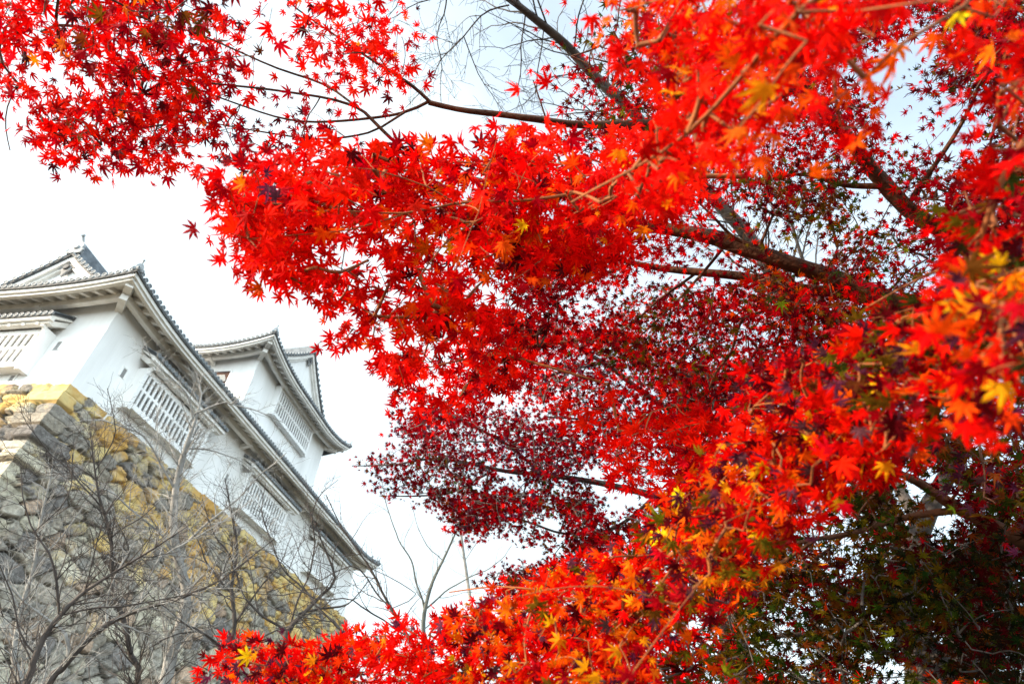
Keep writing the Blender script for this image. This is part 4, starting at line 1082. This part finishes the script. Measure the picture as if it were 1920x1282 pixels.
bough(t4, [
    ([(1690, 1150, 4.4), (1600, 1110, 4.1), (1500, 1090, 3.9), (1400, 1110, 3.7), (1300, 1150, 3.5)], [22, 17, 13, 9, 5]),
    ([(1700, 1060, 4.4), (1800, 1050, 4.3), (1900, 1010, 4.2)], [14, 11, 8]),
    ([(1740, 1250, 4.3), (1600, 1200, 4.0), (1480, 1190, 3.8), (1380, 1210, 3.6)], [16, 12, 9, 5]),
], [
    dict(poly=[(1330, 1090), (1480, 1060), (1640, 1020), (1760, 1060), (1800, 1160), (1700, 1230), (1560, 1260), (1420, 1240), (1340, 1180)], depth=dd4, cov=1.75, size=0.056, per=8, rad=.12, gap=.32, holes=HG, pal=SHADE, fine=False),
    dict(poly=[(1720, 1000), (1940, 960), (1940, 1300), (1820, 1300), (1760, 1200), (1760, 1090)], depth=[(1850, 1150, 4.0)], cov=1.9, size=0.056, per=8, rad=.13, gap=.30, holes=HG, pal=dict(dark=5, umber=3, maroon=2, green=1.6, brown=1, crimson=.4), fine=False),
    dict(poly=[(1480, 1120), (1700, 1080), (1940, 1000), (1940, 1310), (1480, 1310)], depth=[(1700, 1200, 6.0)], cov=.8, size=.075, per=8, rad=.18, jit=.08, gap=.36, holes=HG, pal=dict(dark=5, umber=3, maroon=1.5, green=1), fine=False),  # near-black back layer, added to deepen the painted shade
    dict(poly=[(1180, 1220), (1330, 1100), (1420, 1180), (1560, 1240), (1720, 1230), (1800, 1300), (1160, 1300)], depth=[(1300, 1230, 2.7), (1600, 1270, 3.4)], cov=1.15, size=0.055, per=7, rad=.11, gap=.40, holes=HG, pal=dict(olive=3, green=2.4, red=1.6, brown=2, maroon=2, orange=.5, yellow=.2), fine=False),
    dict(poly=[(1180, 1290), (1250, 1150), (1330, 1080), (1380, 1110), (1330, 1220), (1290, 1300)], depth=[(1280, 1200, 2.0)], cov=.9, size=0.055, per=6, rad=.08, gap=.40, holes=HG, pal=dict(red=3, crimson=2, olive=2.4, orange=1, maroon=1), fine=True),
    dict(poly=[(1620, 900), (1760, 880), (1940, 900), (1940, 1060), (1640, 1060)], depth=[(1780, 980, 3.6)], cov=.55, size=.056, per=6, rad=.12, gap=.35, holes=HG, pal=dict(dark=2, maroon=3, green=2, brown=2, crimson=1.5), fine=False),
    dict(poly=[(1180, 1000), (1330, 900), (1460, 900), (1480, 1020), (1330, 1100), (1180, 1160), (1080, 1130)], depth=[(1300, 1010, 3.4)], cov=.7, size=0.055, per=7, rad=.11, gap=.30, holes=HG, pal=dict(maroon=3, crimson=3, brown=2, olive=1.4), fine=False),
], BARKD, seed=13, more=1.6, twig=.0019)
fix_parent(t4)

# ------------------------------------------------------------------ bare trees
def grow(w, P, r, level, g, dens, ang=(28, 60), lenf=.55, rmin=.0012, up=.25, maxlev=3, minlen=.12, start=.18):
    """side branches off a path, each with its own side branches"""
    seg = np.linalg.norm(np.diff(P, axis=0), axis=1); cum = np.concatenate([[0], np.cumsum(seg)]); Lg = cum[-1]
    n = int(dens[min(level, len(dens) - 1)] * Lg * g.uniform(.8, 1.2))
    for k in range(n):
        f = start + (1 - start) * (k + g.uniform(0, 1)) / max(1, n); f = min(f, .985)
        i = int(np.searchsorted(cum, f * Lg) - 1); i = min(max(i, 0), len(P) - 2)
        t = P[i + 1] - P[i]; t /= np.linalg.norm(t) + 1e-9
        ax = np.cross(t, g.normal(0, 1, 3)); ax /= np.linalg.norm(ax) + 1e-9
        a = rad(g.uniform(*ang)); d = t * math.cos(a) + ax * math.sin(a) + np.array([0, 0, up * g.uniform(0, 1)])
        d /= np.linalg.norm(d)
        l = Lg * lenf * (1.05 - .75 * f) * g.uniform(.5, 1.15)
        l = max(l, minlen * g.uniform(.6, 1.4))
        r0 = min(r[i] * .6, .0022 + l * .0065); r0 = max(r0, rmin)
        m = max(4, min(12, int(l / .08)))
        Q = [P[i]]; 
        for q in range(m):
            d = d + g.normal(0, .13, 3) + np.array([0, 0, up * .10]); d /= np.linalg.norm(d)
            Q.append(Q[-1] + d * l / m)
        Q = np.array(Q); rr = np.linspace(r0, max(rmin * .7, r0 * .3), len(Q))
        w.tube(Q, rr, 6 if r0 > .012 else (4 if r0 > .004 else 3))
        if level + 1 < maxlev: grow(w, Q, rr, level + 1, g, dens, ang, lenf, rmin, up, maxlev, minlen, .12)
def bare_tree(name, label, base_px, limbs, mat, seed, dens=(10, 15, 15), group='bare leafless trees', rmin=.0019, up=.12, lenf=.50, maxlev=3, minlen=.16, kw=None, cat='tree'):
    x, y, d = base_px; b = at(x, y, d)
    root = tree_root(name, b[0], b[1], label, cat, group)
    g = np.random.default_rng(seed)
    t0, r0 = limbs[0]
    P0 = [at(*p) for p in t0]; R0 = [q * .68 / 2 * p[2] / FPX for q, p in zip(r0, t0)]
    if P0[0][2] > .3:                                    # carry the trunk down to the ground below the picture
        P0 = [np.array([b[0], b[1], -.2]), np.array([b[0], b[1], max(.3, P0[0][2] * .5)])] + P0; R0 = [R0[0] * 1.5, R0[0] * 1.2] + R0
    P, r = smooth_path(P0, R0, .12); P = gnarl(P, .05, .9, seed)
    w = Wood(); w.tube(P, r, 10); o = w.build('trunk', mat[0], root)
    w2 = Wood(); grow(w2, P, r, 1, g, dens, lenf=.22, rmin=rmin, up=up, maxlev=maxlev, minlen=minlen, start=.45)
    o2 = w2.build('twigs', mat[1], root) if w2.n else None
    for k, (pts, rp) in enumerate(limbs[1:]):
        w = Wood(); Q, rr = px_path(pts, [q * .72 for q in rp], .10, .05, seed + k)
        w.tube(Q, rr, 8); grow(w, Q, rr, 0, g, dens, rmin=rmin, up=up, lenf=lenf, maxlev=maxlev, minlen=minlen)
        w.build('branch', mat[1], root)
    fix_parent(root)
    return root
GB = (BARKG, BARKG); DB = (BARKD, BARKD); VB = (BARKV, BARKV)
bare_tree('bare_tree', 'pale grey leafless tree forking in front of the first long barred window', (305, 1300, 8.5), [
    ([(305, 1300, 8.5), (325, 1220, 8.5), (345, 1150, 8.5), (350, 1100, 8.5), (335, 1040, 8.5), (328, 980, 8.5), (330, 900, 8.5), (345, 840, 8.5), (366, 785, 8.5), (378, 740, 8.6), (370, 700, 8.7)], [24, 23, 22, 20, 18, 16, 14, 11, 6, 3.5, 2]),
    ([(366, 775, 8.5), (420, 755, 8.4), (470, 765, 8.3), (530, 790, 8.2)], [7, 5, 4, 2]),
    ([(362, 790, 8.5), (350, 740, 8.5), (300, 690, 8.5), (270, 640, 8.6)], [6, 5, 3, 2]),
    ([(345, 840, 8.5), (400, 845, 8.4), (450, 860, 8.3), (480, 890, 8.2)], [6, 4, 3, 2]),
    ([(330, 920, 8.5), (300, 870, 8.4), (270, 820, 8.3), (190, 790, 8.3), (130, 800, 8.3)], [8, 6, 5, 4, 2]),
    ([(333, 1030, 8.5), (380, 990, 8.3), (450, 930, 8.2), (500, 880, 8.2), (540, 850, 8.1)], [8, 7, 5, 4, 2]),
    ([(340, 1060, 8.5), (300, 1000, 8.3), (250, 950, 8.2), (180, 910, 8.1), (100, 880, 8.0)], [8, 6, 5, 4, 2]),
], GB, 21)
bare_tree('bare_tree', 'dark leafless tree at the bottom left corner, forking low before the rampart', (40, 1300, 5.2), [
    ([(40, 1300, 5.2), (62, 1245, 5.2), (85, 1195, 5.2), (115, 1155, 5.2), (160, 1110, 5.2), (235, 1063, 5.2), (290, 1030, 5.2), (350, 990, 5.2)], [13, 12, 11, 10, 7, 5, 4, 2]),
    ([(112, 1155, 5.2), (100, 1090, 5.2), (80, 1040, 5.2), (55, 990, 5.2), (40, 930, 5.2), (38, 880, 5.3)], [7, 6, 5, 4, 3, 2]),
    ([(158, 1112, 5.2), (170, 1060, 5.1), (185, 1010, 5.1), (200, 960, 5.1)], [4, 3.5, 3, 2]),
    ([(118, 1152, 5.2), (190, 1138, 5.2), (270, 1132, 5.2), (350, 1105, 5.2), (430, 1085, 5.2)], [5, 5, 4, 3, 2]),
    ([(70, 1230, 5.2), (30, 1180, 5.2), (5, 1090, 5.2), (-10, 1040, 5.2)], [5, 4, 3, 2]),
    ([(60, 1000, 5.2), (110, 950, 5.2), (140, 900, 5.2), (150, 850, 5.2)], [3, 3, 2.5, 2]),
], DB, 22)
bare_tree('bare_tree', 'slim dark leafless tree rising straight up the middle of the rampart corner', (258, 1300, 7.0), [
    ([(258, 1300, 7.0), (250, 1230, 7.0), (235, 1160, 7.0), (215, 1110, 7.0), (208, 1040, 7.0), (204, 990, 7.0), (185, 930, 7.0), (178, 870, 7.0), (172, 800, 7.1)], [11, 10, 9, 8, 7, 6, 5, 3, 2]),
    ([(206, 1010, 7.0), (235, 985, 7.0), (270, 965, 7.0), (300, 940, 7.0)], [5, 4, 3, 2]),
    ([(225, 1060, 7.0), (240, 1040, 7.0), (225, 1000, 7.0), (215, 960, 7.0)], [4, 4, 3, 2]),
    ([(190, 950, 7.0), (150, 900, 7.0), (100, 850, 7.0), (50, 800, 7.0), (40, 750, 7.0)], [4, 4, 3, 2, 1.5]),
    ([(180, 880, 7.0), (210, 830, 7.0), (215, 780, 7.0), (200, 730, 7.0)], [4, 3, 2.5, 2]),
], DB, 23)
bare_tree('bare_tree', 'leaning leafless tree with brown bark crossing low over the grey stones', (75, 1310, 6.2), [
    ([(75, 1310, 6.2), (110, 1260, 6.2), (150, 1210, 6.2), (200, 1165, 6.2), (262, 1135, 6.2), (330, 1115, 6.2), (420, 1080, 6.2), (520, 1010, 6.2)], [16, 15, 13, 10, 8, 6, 4, 2]),
    ([(130, 1235, 6.2), (122, 1190, 6.2), (100, 1160, 6.2), (50, 1130, 6.2), (5, 1085, 6.2)], [10, 9, 7, 5, 3]),
    ([(200, 1165, 6.2), (205, 1110, 6.2), (230, 1060, 6.2), (250, 1020, 6.2)], [6, 5, 4, 3]),
    ([(262, 1135, 6.2), (290, 1060, 6.2), (320, 1030, 6.2), (400, 990, 6.2), (470, 940, 6.2)], [5, 4, 4, 3, 2]),
], (BARKD, BARKG), 24)
bare_tree('bare_tree', 'slender pale leafless tree at the left edge with twigs over the corner stones', (30, 1310, 7.6), [
    ([(30, 1310, 7.6), (25, 1230, 7.6), (35, 1140, 7.6), (60, 1060, 7.6), (75, 980, 7.6), (95, 900, 7.6), (100, 850, 7.6)], [10, 9, 8, 7, 5, 3, 2]),
    ([(35, 1140, 7.6), (5, 1080, 7.6), (-10, 1010, 7.6), (0, 940, 7.6)], [5, 4, 3, 2]),
    ([(60, 1060, 7.6), (110, 1010, 7.6), (150, 960, 7.6), (180, 910, 7.6)], [5, 4, 3, 2]),
    ([(28, 1200, 7.6), (80, 1160, 7.6), (130, 1110, 7.6), (150, 1040, 7.6)], [5, 4, 3, 2]),
], GB, 32)
bare_tree('bare_tree', 'small grey leafless tree with many fine twigs under the second barred window', (430, 1330, 8.0), [
    ([(430, 1330, 8), (425, 1250, 8), (440, 1170, 8), (430, 1100, 8), (440, 1030, 8), (430, 960, 8), (420, 900, 8)], [11, 10, 9, 7, 6, 4, 2]),
    ([(440, 1170, 8), (480, 1110, 8), (520, 1060, 8), (545, 1000, 8)], [6, 5, 3, 2]),
    ([(432, 1110, 8), (390, 1060, 8), (370, 1010, 8), (320, 960, 8)], [6, 5, 3, 2]),
    ([(428, 1220, 8), (370, 1180, 8), (300, 1130, 8), (250, 1080, 8)], [6, 5, 3, 2]),
    ([(430, 1230, 8), (500, 1190, 8), (570, 1160, 8), (630, 1120, 8)], [6, 5, 3, 2]),
], DB, 33, dens=(6, 10, 10))
bare_tree('bare_tree', 'leafless tree with mossy fork low before the far end of the rampart', (520, 1320, 7.2), [
    ([(520, 1320, 7.2), (525, 1240, 7.2), (535, 1180, 7.2), (560, 1150, 7.2), (600, 1110, 7.2), (625, 1080, 7.2), (600, 1010, 7.2), (580, 950, 7.2)], [20, 18, 14, 9, 7, 6, 4, 2]),
    ([(560, 1150, 7.2), (640, 1130, 7.2), (660, 1120, 7.2), (710, 1080, 7.2)], [7, 6, 4, 2]),
    ([(700, 1260, 6.5), (640, 1180, 6.6), (590, 1130, 6.8), (545, 1080, 6.9), (510, 1020, 7.0), (490, 950, 7.0), (500, 900, 7.0)], [7, 7, 6, 5, 4, 3, 2]),
    ([(535, 1180, 7.2), (470, 1140, 7.1), (440, 1060, 7.1), (400, 1000, 7.0), (380, 940, 7.0)], [7, 6, 5, 4, 2]),
    ([(545, 1170, 7.2), (570, 1090, 7.2), (590, 1020, 7.2), (590, 940, 7.2), (640, 900, 7.2)], [6, 6, 5, 3, 2]),
    ([(525, 1230, 7.2), (440, 1215, 7.1), (370, 1180, 7.0), (310, 1190, 7.0), (250, 1230, 7.0)], [8, 6, 5, 4, 2]),
], (BARKD, BARKD), 25, dens=(7, 10, 10))
bare_tree('bare_tree', 'leafless grey tree behind, with upright twigs against the sky beside the lower roof end', (800, 1300, 11.0), [
    ([(800, 1300, 11), (795, 1200, 11), (797, 1150, 11), (812, 1090, 11), (835, 1040, 11), (858, 990, 11), (875, 950, 11)], [12, 11, 10, 8, 6, 4, 2]),
    ([(797, 1150, 11), (785, 1100, 11), (765, 1040, 11), (745, 1000, 11), (725, 950, 11), (715, 900, 11)], [7, 6, 5, 4, 3, 2]),
    ([(800, 1140, 11), (835, 1110, 11), (880, 1085, 11), (930, 1060, 11), (960, 1020, 11)], [6, 5, 4, 3, 2]),
    ([(830, 1050, 11), (800, 1020, 11), (780, 980, 11), (770, 940, 11)], [3, 3, 2, 1.5]),
], VB, 26, dens=(2.4, 4.5, 6.0), rmin=.002)
bare_tree('bare_tree', 'thin pale straight leafless sapling right of the forked grey tree', (890, 1300, 12.0), [
    ([(890, 1300, 12), (885, 1180, 12), (875, 1080, 12), (868, 1020, 12), (860, 960, 12), (856, 900, 12)], [10, 9, 8, 7, 5, 3]),
    ([(872, 1050, 12), (900, 1010, 12), (930, 970, 12)], [3, 2, 1.5]),
], GB, 27, dens=(.9, 1.6, 2.0), rmin=.002, maxlev=2)
bare_tree('bare_tree', 'leafless tree leaning left across the low roof corner, base hidden by scarlet leaves', (800, 1330, 6.0), [
    ([(800, 1330, 6), (780, 1230, 6), (755, 1180, 6), (720, 1110, 6), (695, 1060, 6), (640, 990, 6), (610, 930, 6)], [9, 8, 7, 6, 5, 3, 2]),
    ([(760, 1190, 6), (700, 1150, 6), (660, 1120, 6), (590, 1130, 6), (530, 1080, 6), (470, 1060, 6)], [5, 5, 4, 4, 3, 2]),
    ([(735, 1140, 6), (780, 1110, 6), (700, 1070, 6), (640, 1040, 6)], [3, 3, 2.5, 2]),
    ([(760, 1185, 6), (700, 1100, 6.1), (655, 1060, 6.1), (600, 1090, 6.1), (560, 1060, 6.1)], [5, 5, 4, 3, 2]),
], DB, 28, dens=(4.0, 6, 7))
bare_tree('bare_tree', 'tall grey barked tree with leafless drooping twigs above the maple, top centre', (1750, 1500, 8.0), [
    ([(1750, 1500, 8), (1700, 1100, 7.6), (1600, 800, 7.4), (1400, 450, 7.2), (1210, 240, 7.0), (1120, 155, 7.0), (1060, 85, 7.0), (990, 30, 7.0), (940, -5, 7.0), (850, -60, 7.0), (700, -120, 7.0)], [46, 40, 36, 32, 28, 25, 22, 18, 15, 11, 6]),
    ([(955, 10, 7), (900, 25, 7), (870, 70, 7), (830, 110, 7), (800, 160, 7), (760, 200, 7)], [5, 4.5, 4, 3, 2.5, 2]),
    ([(985, 28, 7), (980, 70, 7), (975, 110, 7), (970, 160, 7), (985, 210, 7)], [5, 4, 4, 3, 2]),
    ([(840, -40, 7), (835, 30, 7), (825, 70, 7), (828, 130, 7), (830, 200, 7)], [5, 4, 3, 2.5, 2]),
    ([(870, 70, 7), (890, 120, 7), (920, 170, 7), (945, 205, 7)], [4, 3, 2.5, 2]),
    ([(700, -60, 7), (690, 10, 7), (700, 80, 7), (740, 150, 7)], [4, 3, 2, 1.5]),
    ([(1020, 50, 7), (1010, 110, 7), (1000, 180, 7), (960, 210, 7), (900, 220, 7)], [4, 3.5, 3, 2, 1.5]),
], DB, 29, dens=(8, 10, 10), up=-.05, rmin=.0023, lenf=.5)
bare_tree('bare_tree', 'grey leafless trunk leaning behind the shaded maple, seen through its gaps', (1830, 1400, 10.0), [
    ([(1830, 1400, 10), (1780, 1150, 10), (1735, 1020, 10), (1700, 940, 10), (1670, 880, 10), (1600, 760, 10), (1510, 500, 10), (1480, 400, 10)], [36, 32, 28, 25, 22, 18, 9, 5]),
    ([(1600, 760, 10), (1560, 600, 10), (1500, 470, 10), (1470, 380, 10)], [10, 7, 5, 3]),
], DB, 30, dens=(.8, 1.6, 2.0), rmin=.003)
bare_tree('bare_tree', 'dark rough trunk crossing the bottom right corner behind olive leaves', (1700, 1420, 5.2), [
    ([(1700, 1420, 5.2), (1780, 1230, 5.2), (1840, 1110, 5.1), (1900, 1010, 5.0), (1960, 900, 5.0), (2000, 700, 5.0)], [44, 38, 32, 28, 24, 16]),
    ([(1840, 1110, 5.1), (1860, 1020, 5.1), (1890, 960, 5.1)], [8, 6, 4]),
], DB, 31, dens=(.6, 1.4, 2.0), rmin=.003)
